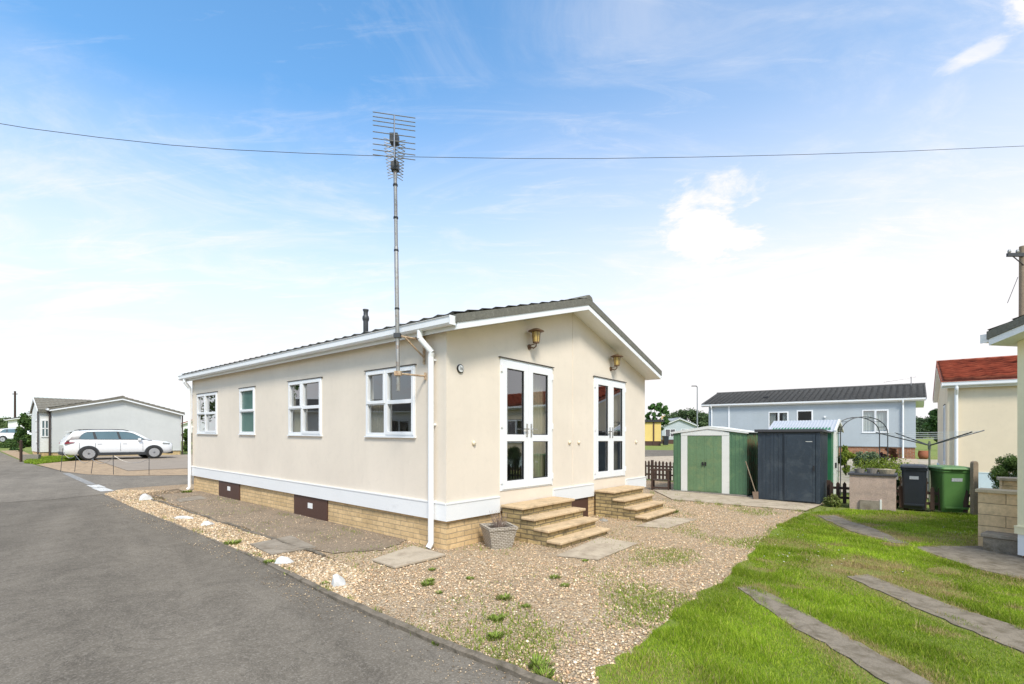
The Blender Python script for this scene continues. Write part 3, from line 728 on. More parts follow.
def lap_shade_tiles(name, ca, cb, lap_shade, row, x0):
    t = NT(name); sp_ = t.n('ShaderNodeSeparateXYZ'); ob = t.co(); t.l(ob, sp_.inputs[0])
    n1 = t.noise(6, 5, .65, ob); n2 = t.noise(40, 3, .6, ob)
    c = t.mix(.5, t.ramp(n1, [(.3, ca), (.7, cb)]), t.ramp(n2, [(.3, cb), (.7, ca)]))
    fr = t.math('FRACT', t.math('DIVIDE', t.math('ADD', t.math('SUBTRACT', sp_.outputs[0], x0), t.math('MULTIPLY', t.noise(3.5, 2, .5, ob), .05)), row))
    c = t.mix(t.ramp(fr, [(.08, 0.0), (.15, 1.0), (.36, 1.0), (.44, 0.0)]), c, lap_shade)  # dark band per row paints the shade under the tile laps into the colour
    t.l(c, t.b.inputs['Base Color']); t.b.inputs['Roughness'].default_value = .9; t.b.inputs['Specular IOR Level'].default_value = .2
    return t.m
TILER2 = lap_shade_tiles('red_tile_lap_shade', (0.44, 0.135, 0.075), (0.40, 0.115, 0.065), (0.14, 0.04, 0.028), 0.3086, -.18)
# ---- neighbours
near = Home('park_home', 'pale yellow home at the right edge with grey verge and dark red brick base', 0, 0, loc=(6.95, 6.56, -.07), rot=math.atan2(-.98, .18), L=8.0, eave=2.93, wall=CREAM2, brick=RBRICK, zs0=.34, zs1=.42, skirt=CREAM2, ov=.3)
nr_ = near.root
mb = MB(); mb.box(.01,.10,-.01,.028,.04,.36); mb.build('waste_pipe', PVC, nr_)
redop = {'L': [(2.6,3.9,1.35,2.5), (5.2,6.4,1.35,2.5)], 'B': [(1.0,1.7,.8,2.6)]}
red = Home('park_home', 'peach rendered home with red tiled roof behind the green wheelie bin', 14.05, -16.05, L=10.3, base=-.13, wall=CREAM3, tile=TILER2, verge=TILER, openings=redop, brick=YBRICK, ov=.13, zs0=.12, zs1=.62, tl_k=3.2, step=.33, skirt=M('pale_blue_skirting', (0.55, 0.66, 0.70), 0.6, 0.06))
red.window('L', *redop['L'][0], 'cross'); red.window('L', *redop['L'][1], 'two'); red.window('B', *redop['B'][0], 'one')
red.down('L', 10.12, swan=0)
bx, by = uv(27.9, -5.15)
def bs(px):                # position along the blue home's long wall for a picture column
    r = (px-512)/F; return (bx-r*by)/(r*UY-UX)
bop = {'L': [(bs(888.7), bs(862), 1.36, 2.60), (bs(788.5), bs(768.5), 1.36, 2.60), (bs(813), bs(796.5), 1.36, 2.66)]}
blue = Home('park_home', 'blue grey park home with dark tiled roof standing behind the sheds', 27.9, -5.15, L=10.4, ov=.42, tl_k=1.4, base=.41, wall=BLUEW, tile=TILE2, verge=TILE2, brick=RBRICK, openings=bop, zs0=.60, zs1=.62, skirt=BLUEW)
blue.window('L', *bop['L'][0], 'two', curtain=[(0.02,.98,0,1,BLIND)], drip=False); blue.window('L', *bop['L'][1], 'two', curtain=[(.05,.35,0,1,BLIND),(.7,.95,0,1,BLIND)], drip=False); blue.window('L', *bop['L'][2], 'one', drip=False)
blue.down('L', bs(903), swan=0); blue.down('L', bs(712), swan=0)
mb = MB(); blue.fb(mb, 'L', bs(729)-.05, bs(729)+.05, .62, 3.0, 0, .03); mb.build('cover_strip', PVC, blue.root, shear=True)
for k in range(12):
    pass
mb = MB(); mb.lathe([(0,0),(.06,0),(.06,.06),(0,.07)], (0,bs(825),2.25), 10, 'x'); 
mb.xf(Matrix.Translation((-.07,0,0))); mb.build('wall_light', PVC, blue.root, shear=True)
mb = MB(); mb.box(.9,1.15,bs(765),bs(765)+.3,3.5,3.62); mb.build('roof_vent', BLACK, blue.root, shear=True)
# thin aerial at the end of the blue home
t = thing('television_aerial', 'thin wire aerial above the right end of the blue grey home', 'aerial', (bx+1.6, by+2.2, 3.2))
mb = MB(); mb.tube([(0,0,-1.6),(0,0,1.75)], .02, 6); mb.build('mast', ALU, t)
mb = MB(); mb.tube([(.15,0,1.72),(-1.2,.4,1.5)], .015, 6)
for k in range(7): mb.tube([(.1-k*.2,-.22+k*.06,1.71-k*.035),(.1-k*.2,.22+k*.06,1.71-k*.035)], .008, 5)
mb.build('boom', ALU, t)

gop = {'F': []}
GL = Home('park_home', 'grey park home with cream brick base behind the white estate car', -.2, 34.6, W=6.6, L=10, base=.28, wall=GREYW, tile=TILEB, verge=TILEB, zs0=.35, zs1=.37, skirt=GREYW, ov=.25, eave=2.80, rise=.90)
g = GL.root
GB = M('brown_downpipe', (0.045, 0.03, 0.025), 0.5)
GL.down('L', .1, GB, swan=0)
mb = MB(); mb.tube([(6.66,-.06,3.0),(6.66,-.06,0)], .045, 8); mb.build('downpipe', GB, g)
# front wing with its own gable and bay window
mb = MB(); wa0, wa1, wb0, wb1 = -.5, -.0, .6, 4.1; hz = 2.8
mb.box(wa0, wa1-.002, wb0, wb1, .35, hz); mm = (wb0+wb1)/2; mb.prism_x([(wb0,hz-.001),(mm,hz+.80),(wb1,hz-.001)], wa0, wa1+1.0); mb.build('wing_wall', WHITEW, g)
mb = MB(); mb.box(wa0+.04, wa1-.05, wb0+.05, wb1-.05, -.4, .352); mb.build('wing_base', YBRICK, g)
mb = MB()
mb.prism_x([(wb0-.2,hz-.02),(wb0-.2,hz+.08),(mm,hz+.92),(wb1+.1,hz+.08),(wb1+.1,hz-.02),(mm,hz+.80)], wa0-.07, 2.2); wr = mb.build('wing_roof', TILEB, g)
mb = MB()
for i in range(7):
    t0, t1 = i/7, (i+1.1)/7
    for sg in (0, 1):
        rr = []
        for t_, l_ in ((t0, 0), (t0, .035), (min(1, t1), .004)):
            y = wb0-.22+(mm-wb0+.22)*t_; z = hz+.085+.84*t_+l_
            if sg: y = wb0+wb1-y
            rr.append([(wa0-.08+(2.2-wa0)*k/40, y, z+.012*(k % 3 == 0)) for k in range(41)])
        mb.loft(rr, cap=False, closed=False)
mb.build('wing_roof_tiles', TILEB, wr)
mb = MB(); mb.prism_x([(wb0-.2,hz),(wb0-.2,hz+.10),(mm,hz+.94),(wb1+.1,hz+.10),(wb1+.1,hz),(mm,hz+.80)], wa0-.11, wa0-.071); mb.build('wing_bargeboard', PVC, g)
def win_box(x0, x1, y0, y1, z0, z1, horiz):
    mb = MB(); a0, a1 = (x0, x1) if horiz else (y0, y1)
    def bx(p, q, c, d):
        if horiz: mb.box(p, q, y0, y1, c, d)
        else: mb.box(x0, x1, p, q, c, d)
    bx(a0, a1, z0, z0+.07); bx(a0, a1, z1-.07, z1)
    for p in (a0, (a0+a1)/2-.03, a1-.06): bx(p, p+.06, z0+.07, z1-.07)
    bx(a0+.06, a1-.06, (z0+z1)/2-.03, (z0+z1)/2+.03)
    o = mb.build('window', PVC, g); mb = MB()
    if horiz: mb.quad((x0,y0+.03,z0),(x1,y0+.03,z0),(x1,y0+.03,z1),(x0,y0+.03,z1))
    else: mb.quad((x0+.03,y0,z0),(x0+.03,y1,z0),(x0+.03,y1,z1),(x0+.03,y0,z1))
    mb.build('pane', CARGL, o)
win_box(-.42,-.06,wb0-.05,wb0-.001,1.25,2.3,True); win_box(wa0-.05,wa0-.001,1.0,1.9,.9,2.3,False)
for (xx, yy) in ((wa0-.05, wb0-.05), (-.06, wb0-.1)):
    mb = MB(); mb.tube([(xx,yy,hz),(xx,yy,.1)], .035, 8); mb.build('downpipe', GB, g)

# distant homes
def simple_home(label, px, Y, zb, wall, tile, brick, W, L, rot=None, wins=(), dx=0, eave=2.9, rise=.9, trim=PVC):
    x = (px-512)/F*Y; op = {'L': [w for w in wins if w[0] != 'F'], 'F': [w[1:] for w in wins if w[0] == 'F']}
    h = Home('distant_house', label, 0, 0, W, L, wall=wall, tile=tile, verge=tile, brick=brick, openings=op, loc=(x, Y, zb), rot=TH if rot is None else rot, eave=eave, rise=rise, zs0=.55, zs1=.57, skirt=wall, trim=trim, step=.4)
    for w in op['L']: h.window('L', *w, 'two', drip=False)
    for w in op['F']: h.window('F', *w, 'two', drip=False)
    return h
yh = simple_home('yellow house with dark trim and brown base beyond the small picket fence', 661, 56, .45, YELW, ANTHR, BROWN, 6, 11, rot=math.radians(76), trim=ANTHR, eave=2.75, rise=.12)
mb = MB(); mb.box(-.09,0,.75,.9,.0,2.8); mb.build('downpipe', BROWN, yh.root)
simple_home('distant grey house with pale roof between yellow house and street lamp', 662, 75, .5, BLUEW, M('pale_grey_roof', (0.36, 0.38, 0.40), 0.8), BROWN, 5.4, 8, rot=0.0, wins=[('F',.5,2.1,.95,2.2), ('F',3.0,5.0,1.3,2.2)], eave=2.6, rise=1.15)
bh = simple_home('distant brown roofed house with buff chimney behind the pale roofed house', 668, 98, .7, WHITEW, M('red_brown_roof', (0.14, 0.07, 0.05), 0.9), RBRICK, 5.5, 9, rot=math.radians(60), eave=2.9, rise=1.3)
mb = MB(); mb.box(2.4,3.1,1.2,1.9,3.6,5.2); mb.build('chimney', YBRICK, bh.root)
wh = simple_home('small white house with grey roof far down the road', 8, 62, .75, WHITEW, TILE2, WHITEW, 5.5, 7, rot=math.radians(14), eave=2.85, rise=.5)
rh = simple_home('distant red roofed house beyond the grey home', 178, 70, .3, WHITEW, TILER, RBRICK, 6, 9, rot=math.radians(0), eave=2.7, rise=1.0)

op_ = Home('park_home', 'white home across the road, seen mirrored in the long wall windows', 0, 0, loc=(-29.5, 5.5, .25), rot=math.radians(5), L=11, wall=WHITEW, tile=TILE2, verge=TILE2, openings={'R': [(2,3.5,1.3,2.5),(6,7.5,1.3,2.5)]})
op_.root.location.x -= 6.43; op_.window('R', 2,3.5,1.3,2.5,'two'); op_.window('R', 6,7.5,1.3,2.5,'two')
# ------------------------------------------------------------------ brick steps
def steps(label, D, grp):
    x, y = uv(D[0], 0); root = thing('brick_steps', label, 'steps', (x, y, Gf(x, y)), TH, grp)
    w = D[1]-D[0]; ds = [0.0, .45, .68, .92, 1.14]; hs = [.53, .387, .247, .107]
    mb = MB()
    for k in range(4): mb.box(.02, w-.02, -ds[k+1]+.025, -ds[k]+(.023 if k else -.035), -.15, hs[k]-.045)
    mb.build('brickwork', YBRICK2, root, shear=True)
    for k in range(4):
        mb = MB(); j = [random.uniform(-.008,.008) for _ in range(4)]
        mb.box(-.015+j[0], w+.015+j[1], -ds[k+1]-.015+j[2], -ds[k]+(.02 if k else -.03), hs[k]-.043, hs[k])
        mb.build('tread', TREAD, root, shear=True, bevel=.012)
steps('yellow brick steps beside the concrete planter, four treads under the nearer doors', (D1[0], D1[1]), 'brick steps below the french doors')
steps('yellow brick steps under the farther doors, close to the green shed', (D2[0], D2[1]), 'brick steps below the french doors')

# concrete planter with a dead plant
px_, py_ = gp(498.5, 547); t = thing('planter', 'square tapered concrete planter with woven pattern beside the steps', 'planter', (px_, py_, Gf(px_, py_)), math.radians(22)); t.scale = (.9,.9,.93)
mb = MB()
def sq(h, z): return [(-h,-h,z),(h,-h,z),(h,h,z),(-h,h,z)]
mb.loft([sq(.165,0), sq(.225,.29), sq(.24,.295), sq(.243,.34), sq(.20,.34), sq(.19,.27)]); mb.build('pot', PLANTER, t)
mb = MB(); mb.quad(*sq(.197,.30)); mb.build('soil', SOIL, t)
t = thing('dead_plant', 'dry leafless plant standing in the concrete planter', 'plant', (px_, py_, Gf(px_, py_)+.29))
mb = MB()
for k in range(46):
    a = random.uniform(0, 6.28); r = random.uniform(.02,.15); h = random.uniform(.08,.24); ex = random.uniform(.3,1.0)
    p0 = Vector((r*.5*math.cos(a), r*.5*math.sin(a), 0)); p1 = p0+Vector((math.cos(a)*r*ex*.5+random.uniform(-.03,.03), math.sin(a)*r*ex*.5+random.uniform(-.03,.03), h*.6)); p2 = p1+Vector((random.uniform(-.06,.06), random.uniform(-.06,.06), h*.4))
    mb.tube([p0, p1, p2], .004, 4, .0015)
mb.build('stems', M('dry_stem', (0.26, 0.19, 0.15), 0.9, 0.3, 20), t)
# small stone by the second steps
x, y = gp(602, 519)
def rock(name, label, cat, px, py, sx, sy, sz, mat, seed, grp=None, rot=0):
    r = random.Random(seed); x, y = gp(px, py)
    bm = bmesh.new(); bmesh.ops.create_icosphere(bm, subdivisions=3, radius=1)
    dirs = [(Vector((r.uniform(-1,1), r.uniform(-1,1), r.uniform(-.3,1))).normalized(), r.uniform(.5,.85)) for _ in range(13)]
    for v in bm.verts:
        n = v.co.normalized()
        for d, h in dirs:
            k = v.co.dot(d)
            if k > h: v.co -= d*(k-h)
        v.co += n*r.uniform(-.02,.02)
        v.co = Vector((v.co.x*sx, v.co.y*sy, max(-.2, v.co.z)*sz))
    me = bpy.data.meshes.new(name); bm.to_mesh(me); bm.free(); me.materials.append(mat)
    o = bpy.data.objects.new(name, me); COL.objects.link(o); o.location = (x, y, Gf(x, y)+.2*sz*.6); o.rotation_euler = (0, 0, rot)
    return tag(o, label, cat, grp)
rg = 'white painted rocks along the road edge'
rock('painted_rock', 'white painted rock farthest along the strip, near the road junction', 'rock', 145.5, 500, .22, .17, .17, ROCK, 1, rg, .3)
rock('painted_rock', 'flat long white painted rock in the gravel strip, left of its small flat neighbour', 'rock', 186, 519, .22, .12, .07, ROCK, 2, rg, .2)
rock('painted_rock', 'small lumpy flat white rock between the long flat rock and the concrete pad', 'rock', 208, 525.5, .15, .11, .075, ROCK, 3, rg, .6)
rock('painted_rock', 'white painted rock beside the dark concrete pad at the road edge', 'rock', 283, 563.5, .135, .10, .10, ROCK, 4, rg, .4)
rock('painted_rock', 'largest looking white rock nearest the camera, in gravel at the kerb', 'rock', 339, 585.5, .125, .10, .12, ROCK, 5, rg, 1.0)
rock('loose_stone', 'grey loose stone lying between the two brick steps', 'stone', 603, 521, .12, .08, .06, STONE, 6)

# ------------------------------------------------------------------ roof aerial on its mast
mv, mu = -.4525, .48
x, y = uv(mv, mu); t = thing('television_aerial', 'tall steel mast with spiky yagi aerial bracketed to the cream home', 'aerial', (x, y, 0))
lean = Vector((-.044, 0, 0))
mz0, mz1 = 2.22, 5.34
def mp(z): k = (z-mz0)/(mz1-mz0); return Vector((-.044*k, 0, z))
mb = MB(); mb.tube([mp(mz0), mp(2.95)], .026, 10); mb.tube([mp(2.9), mp(4.2)], .029, 10); mb.tube([mp(4.15), mp(mz1)], .025, 10)
mb.build('mast', STEEL, t, smooth=True)
mb = MB()
for z in (3.35, 4.15, 4.6, 5.05): mb.tube([mp(z-.012), mp(z+.012)], .033, 10)
mb.build('tape_band', BLACK, t)
wv = Vector((-VX, -VY, 0)); uu = Vector((UX, UY, 0))
def wp(o, al, z): return Vector((0,0,0))-wv*(.4525)+wv*o+uu*al+Vector((0,0,z))   # o out from the wall
for z, al, knee in ((2.98, -.02, True), (2.46, -.05, False)):
    mb = MB(); c = mp(z)
    mb.tube([c, wp(0, al, z)], .014, 6)
    if knee: mb.tube([wp(.36, al*.5, z), wp(.03, al, z-.24)], .012, 6); mb.tube([wp(.02, al, z+.06), wp(.02, al, z-.34)], .018, 6)
    else: mb.tube([wp(.02, al, z+.05), wp(.02, al, z-.05)], .018, 6)
    br = mb.build('bracket', RUST, t)
    mb = MB(); mb.box(c.x-.045, c.x+.045, c.y-.045, c.y+.045, z-.03, z+.03); mb.build('clamp', DGREY if knee else RUST, br)
# yagi
zb = 5.29; bd = Vector((-.23, 1.0, 0)).normalized(); rd = Vector((bd.y, -bd.x, 0))
rd = -rd if rd.x < 0 else rd
mc = mp(zb); base = mc+Vector((0,0,.045))
mb = MB(); st = base-bd*.70; en = base+bd*.36; mb.box(0,0,0,0,0,0); mb.v.clear(); mb.f.clear()
mb.tube([st, en], .011, 6); mb.box(mc.x-.05, mc.x+.05, mc.y-.05, mc.y+.05, zb-.04, zb+.07)
q = st+bd*.14; mb.box(q.x-.05,q.x+.05,q.y-.05,q.y+.05,q.z-.05,q.z+.06); mb.build('boom', DGREY, t)
mb = MB()
for zz in (.22,.165,.115,.06,-.02,-.10,-.17,-.24,-.30):
    ww = .255; mb.tube([st-rd*ww+Vector((0,0,zz)), st+rd*ww+Vector((0,0,zz))], .0058, 5)
mb.tube([st+Vector((0,0,.22)), st+Vector((0,0,-.31))], .009, 6); mb.build('reflector', ALU, t)
mb = MB()
for k in range(11):
    c = st+bd*(.18+k*.082); w = .135-.003*k; h = .045
    for sx in (-1, 1):
        for sz in (-1, 1): mb.tube([c, c+rd*sx*w+Vector((0,0,sz*h))+bd*.02], .0052, 5)
mb.build('director', ALU, t)

# overhead line and poles
wire = [(-140,88,9.0),(-40,117,9.4),(30,128.5,9.7),(100,137.5,10),(170,145,10.2),(230,149.6,10.4),(300,153,10.7),(360,155.3,10.9),(420,157,11.1),(520,158.5,11.4),(600,158.5,11.7),(700,157,12.1),(800,154.6,12.5),(900,151.4,13),(1024,146,13.6),(1150,139,14.2)]
mb = MB(); mb.tube([at(*p) for p in wire], .006, 6); o = mb.build('overhead_wire', DGREY, smooth=True); tag(o, 'thin black overhead cable crossing the sky behind the aerial', 'cable')
Yp = 14.0; x = (1022.5-512)/F*Yp
t = thing('utility_pole', 'brown wooden utility pole with crossarm rising behind the right edge home', 'pole', (x, Yp, Gf(x, Yp)))
mb = MB(); mb.tube([(0,0,-.3),(0,0,7.2)], .10, 12, .075); mb.build('pole', WOODG, t)
mb = MB(); mb.box(-.5,.5,-.08,-.02,6.88,6.98); mb.tube([(-.34,-.06,6.88),(0,-.06,6.6)], .015, 6); mb.tube([(.34,-.06,6.88),(0,-.06,6.6)], .015, 6); mb.build('crossarm', DGREY, t)
for xx in (-.44,-.2,.2,.44):
    mb = MB(); mb.lathe([(.0,6.98),(.03,6.98),(.045,7.02),(.03,7.08),(0,7.09)], (xx,-.05,0), 10); mb.build('insulator', STEEL, t)
mb = MB(); mb.tube([at(1018,277,13.2)-Vector(t.location), at(1007.5,303,13.2)-Vector(t.location)], .008, 5); mb.build('stay_wire', DGREY, t)
x, Yp = (15-512)/F*66, 66; t = thing('utility_pole', 'far dark pole rising beyond the roof at the left edge', 'pole', (x, Yp, Gf(x, Yp)))
mb = MB(); mb.tube([(0,0,-.3),(0,0,7.3)], .14, 8, .11); mb.build('pole', WOODD, t); mb = MB(); mb.tube([(-.35,0,6.9),(.35,0,6.9)], .06, 6); mb.build('crossarm', WOODD, t)
Yp = 40; x = (697.3-512)/F*Yp; t = thing('street_lamp', 'slim grey street lamp rising behind the green shed', 'street lamp', (x, Yp, .4))
mb = MB(); mb.tube([(0,0,-.3),(0,0,1.2)], .085, 10); mb.tube([(0,0,1.2),(0,0,5.35)], .055, 10, .042); mb.build('pole', M('galvanised_grey', (0.33, 0.34, 0.35), 0.5, metal=.3), t)
mb = MB(); mb.tube([(0,0,5.3),(-.12,0,5.38)], .03, 8); mb.box(-.47,-.08,-.1,.1,5.36,5.42); mb.build('lamp_head', DGREY, t, bevel=.015)

# ------------------------------------------------------------------ sheds
def shed_root(label, v, u): x, y = uv(v, u); return thing('garden_shed', label, 'shed', (x, y, Gf(x, y)+.03), TH-math.pi/2)
# local x runs to the picture's right (-u), local y away (+v)
t = shed_root('green metal shed with white trim and double doors', 9.56, .51); w, d = 2.03, 1.35; h, ap = 1.74, 1.89
def ribs(mb, x0, x1, y, z0, z1, n, dpt=.012):
    st_ = (x1-x0)/n
    for k in range(n): mb.box(x0+k*st_+st_*.3, x0+k*st_+st_*.7, y-dpt, y+.001, z0, z1)
mb = MB(); mb.box(0,w,0,d,0,h); mb.prism_y([(0,h-.001),(w,h-.001),(w/2,ap-.02)], .01, d-.01); mb.build('body', GREENP, t)
mb = MB(); ribs(mb, w-.42, w, 0, .03, h-.06, 4, .01); mb.build('front_ribs', GREENP, t)
mb = MB(); ribs(mb, 0, .2, 0, .03, h-.06, 2, .01); mb.build('front_ribs', GREENP, t)
mb = MB(); mb.box(w,w+.006,.02,d-.02,.03,h-.05)
for k in range(6): mb.box(w+.006,w+.02,.1+k*.2,.19+k*.2,.03,h-.05)
mb.build('side_panel', RUSTY, t)
mb = MB(); mb.box(.235,.42,-.022,-.001,0,h-.02); mb.build('white_post', SHEDW, t)
mb = MB(); mb.box(1.385,1.58,-.022,-.001,0,h-.02); mb.build('white_post', SHEDW, t)
mb = MB(); mb.prism_y([(.235,h-.10),(1.58,h-.10),(1.58,h-.02),(w/2,ap-.03),(.235,h-.02)], -.028,-.023); mb.prism_y([(-.05,h-.05),(-.05,h-.01),(w/2,ap+.0),(w+.05,h-.01),(w+.05,h-.05),(w/2,ap-.06)], -.05,-.03); mb.build('gable_trim', SHEDW, t)
mb = MB(); mb.prism_y([(-.07,h-.02),(-.07,h+.0),(w/2,ap+.02),(w+.07,h+.0),(w+.07,h-.02),(w/2,ap+.0)], -.052, d+.05); mb.build('roof', SHEDW, t)
for x0, x1 in ((.425,.90),(.905,1.38)):
    mb = MB(); mb.box(x0,x1,-.016,-.001,.03,h-.11)
    for k in range(2): mb.box(x0+.06+k*.2,x0+.18+k*.2,-.022,-.015,.06,h-.14)
    dr = mb.build('door', GREEND, t)
    mb = MB(); s_ = x1-.055 if x0 < .5 else x0+.015; mb.box(s_,s_+.04,-.05,-.016,.78,.88); mb.build('handle', BLACK, dr)
mb = MB(); mb.box(-.02,w+.02,-.09,-.024,-.02,.02); mb.build('door_rail', STONE, t)

t = shed_root('dark blue grey metal shed with sliding door beside the green shed', 9.2, -1.87); w, d = 1.38, 1.3; h = 1.74
mb = MB(); mb.box(0,w,0,d,0,h); mb.build('body', ANTH, t)
mb = MB(); ribs(mb, .05, .62, 0, .02, h-.03, 3, .012); mb.box(.38,.44,-.018,.001,.02,h-.03); mb.box(w-.09,w-.0,-.02,.001,.0,h-.02)
for k in range(6): mb.box(w,w+.014,.1+k*.2,.2+k*.2,.02,h-.03)
mb.build('ribs', ANTH, t)
mb = MB(); mb.box(.62,w-.10,-.034,-.02,.03,h-.06); mb.box(.62,.66,-.042,-.034,.03,h-.06); mb.box(w-.15,w-.10,-.042,-.034,.03,h-.06); dr = mb.build('sliding_door', ANTH, t)
mb = MB(); mb.box(w-.145,w-.11,-.06,-.042,.80,.92); mb.build('handle', BLACK, dr)
mb = MB(); mb.box(w-.30,w-.16,-.0385,-.034,1.50,1.512); mb.build('badge', SHEDW, dr)
mb = MB(); mb.prism_x([(-.07,h+.005),(-.07,h+.075),(d+.06,h+.02),(d+.06,h-.02)], -.07, w+.07); mb.build('roof', ANTHR, t, bevel=.008)
t = shed_root('shed with pale ridged metal roof and white door behind the dark shed', 11.1, -1.82); w, d = 1.45, 1.75; h, ap = 1.84, 2.10
mb = MB(); mb.box(0,w,0,d,-.1,h); mb.prism_x([(.0,h-.001),(d,h-.001),(d/2,ap-.02)], .0, w-.01); mb.build('body', GREEND2, t)
mb = MB(); mb.box(w-.001,w+.02,.45,1.3,0,h+.05); mb.build('door', SHEDW, t); mb = MB(); mb.box(w+.02,w+.06,.62,.70,.75,.9); mb.build('handle', BLACK, t)
mb = MB(); n = 22
for sg in (0, 1):
    a, b, c_, e_ = [], [], [], []
    for k in range(n*4+1):
        xx = -.12+(w+.24)*k/(n*4); pz = .007*math.sin(k*math.pi/2)
        yy = -.12 if sg == 0 else d+.12
        a.append((xx, yy, h-.05+pz)); b.append((xx, d/2, ap+.02+pz)); c_.append((xx, d/2, ap+.005+pz)); e_.append((xx, yy, h-.065+pz))
    mb.loft([e_, a, b, c_], cap=False, closed=False)
mb.build('roof', ROOFSH, t)
mb = MB(); mb.prism_x([(-.12,h-.08),(-.12,h-.02),(d/2,ap+.04),(d+.12,h-.02),(d+.12,h-.08),(d/2,ap-.05)], w+.08, w+.125); mb.build('gable_trim', SHEDW, t)

# spade leaning between the two front sheds
x, y = gp(755, 500); t = thing('spade', 'old spade leaning in the gap between green and dark sheds', 'spade', (x, y, Gf(x, y)))
mb = MB(); p0 = Vector((0,-.02,.22)); p1 = at(745.5, 461, y+.06)-Vector((x, y, Gf(x, y))); mb.tube([p0, p1], .013, 8); mb.build('handle', WOODG, t)
mb = MB(); dr = (p0-p1).normalized(); mb.loft([[(p0.x-.08,p0.y,p0.z),(p0.x+.08,p0.y,p0.z),(p0.x+.08,p0.y+.012,p0.z),(p0.x-.08,p0.y+.012,p0.z)], [(.0-.06,-.06,0),(.06,-.06,0),(.06,-.048,0),(-.06,-.048,0)]]); mb.build('blade', M('rusty_blade', (0.16, 0.11, 0.075), 0.8, .3, 20), t)
# slatted dark timber frame seat left of the green shed
x, y = gp(661, 490); t = thing('wooden_bench', 'small dark brown wooden bench against the green shed', 'bench', (x, y, Gf(x, y)), TH-math.pi/2+.25)
for xx in (-.24,.24):
    for yy, hh in ((-.16,.62),(.16,.62)):
        mb = MB(); mb.box(xx-.025,xx+.025,yy-.025,yy+.025,0,hh); mb.build('leg', WOODD, t)
mb = MB()
for k in range(4): mb.box(-.27,.27,-.17+k*.09,-.10+k*.09,.30,.325)
mb.build('seat', WOODD, t); mb = MB(); mb.box(-.3,.3,-.19,-.13,.6,.64); mb.box(-.3,.3,.13,.19,.6,.64); mb.box(-.215,.215,-.175,-.145,.06,.11); mb.build('rail', WOODD, t)

# picket fences
def fence(label, v, u0, u1, h=.62, zb=None, post=True, mat=WOODD):
    x, y = uv(v, u0); t = thing('picket_fence', label, 'fence', (x, y, Gf(x, y) if zb is None else zb), TH-math.pi/2); L = u0-u1
    mb = MB()
    for z in (h*.3, h*.72): mb.box(0, L, .02, .05, z-.03, z+.03)
    mb.build('rail', mat, t)
    n = int(L/.135)
    for k in range(n):
        xx = .03+k*.135; mb = MB(); hh = h+random.uniform(-.012,.012); mb.prism_y([(xx,0.03),(xx+.075,.03),(xx+.075,hh-.05),(xx+.0375,hh),(xx,hh-.05)], -.002, .018); mb.build('picket', mat, t)
    for k in range(int(L/1.5)+2):
        xx = min(L, k*1.5); mb = MB(); mb.box(xx-.04,xx+.04,.052,.13,-.2,h+.02); mb.build('post', mat, t)
fence('dark brown picket fence behind the wheelie bins and bunker', 9.75, -3.35, -7.2, .56)
fence('dark picket fence beside the shrubs, beyond the pale roofed shed', 12.6, -4.1, -6.0, .62)
fence('brown picket fence between the cream home and the green shed', 12.3, 5.4, .9, .72)

# pebbledash bunker
x, y = gp(849.5, 508.2); t = thing('coal_bunker', 'pebbledash concrete bunker with dark lid beside black wheelie bin', 'bunker', (x, y, Gf(x, y)-.02), TH-math.pi/2)
mb = MB(); mb.box(0,.84,0,.65,0,.80); mb.build('panel', PEBBLE, t)
mb = MB(); mb.box(-.03,.87,-.03,.68,.80,.85); mb.build('lid', ANTHR, t, bevel=.008)
mb = MB(); mb.box(.20,.56,-.05,-.002,.0,.24); mb.build('hatch', CONC, t); mb = MB(); mb.box(.565,.60,-.055,-.002,0,.27); mb.build('hatch_frame', SHEDW, t)
for k, (xx, nm, lb, r_, h_, m_) in enumerate(((.18,'flower_pot','low dark pot on the left end of the bunker lid',.11,.09,STONE),(.42,'flower_pot','round grey pot in the middle of the bunker lid',.12,.11,STONE),(.68,'flower_pot','wide tan stone trough on the right end of the bunker lid',.17,.10,STONET))):
    p = Matrix.Rotation(TH-math.pi/2,3,'Z') @ Vector((xx,.2,.83)); o = thing(nm, lb, 'pot', (x+p.x, y+p.y, Gf(x, y)+p.z), 0, 'pots on the bunker lid')
    mb = MB(); mb.lathe([(r_*.8,0),(r_,h_),(r_*.85,h_),(r_*.8,h_*.7)], (0,0,0), 14); mb.build('bowl', m_, o)
    mb = MB(); mb.lathe([(0,h_*.7),(r_*.82,h_*.72),(r_*.5,h_*1.05),(0,h_*1.15)], (0,0,0), 9); mb.build('soil', SOIL if k < 2 else STONET, o)

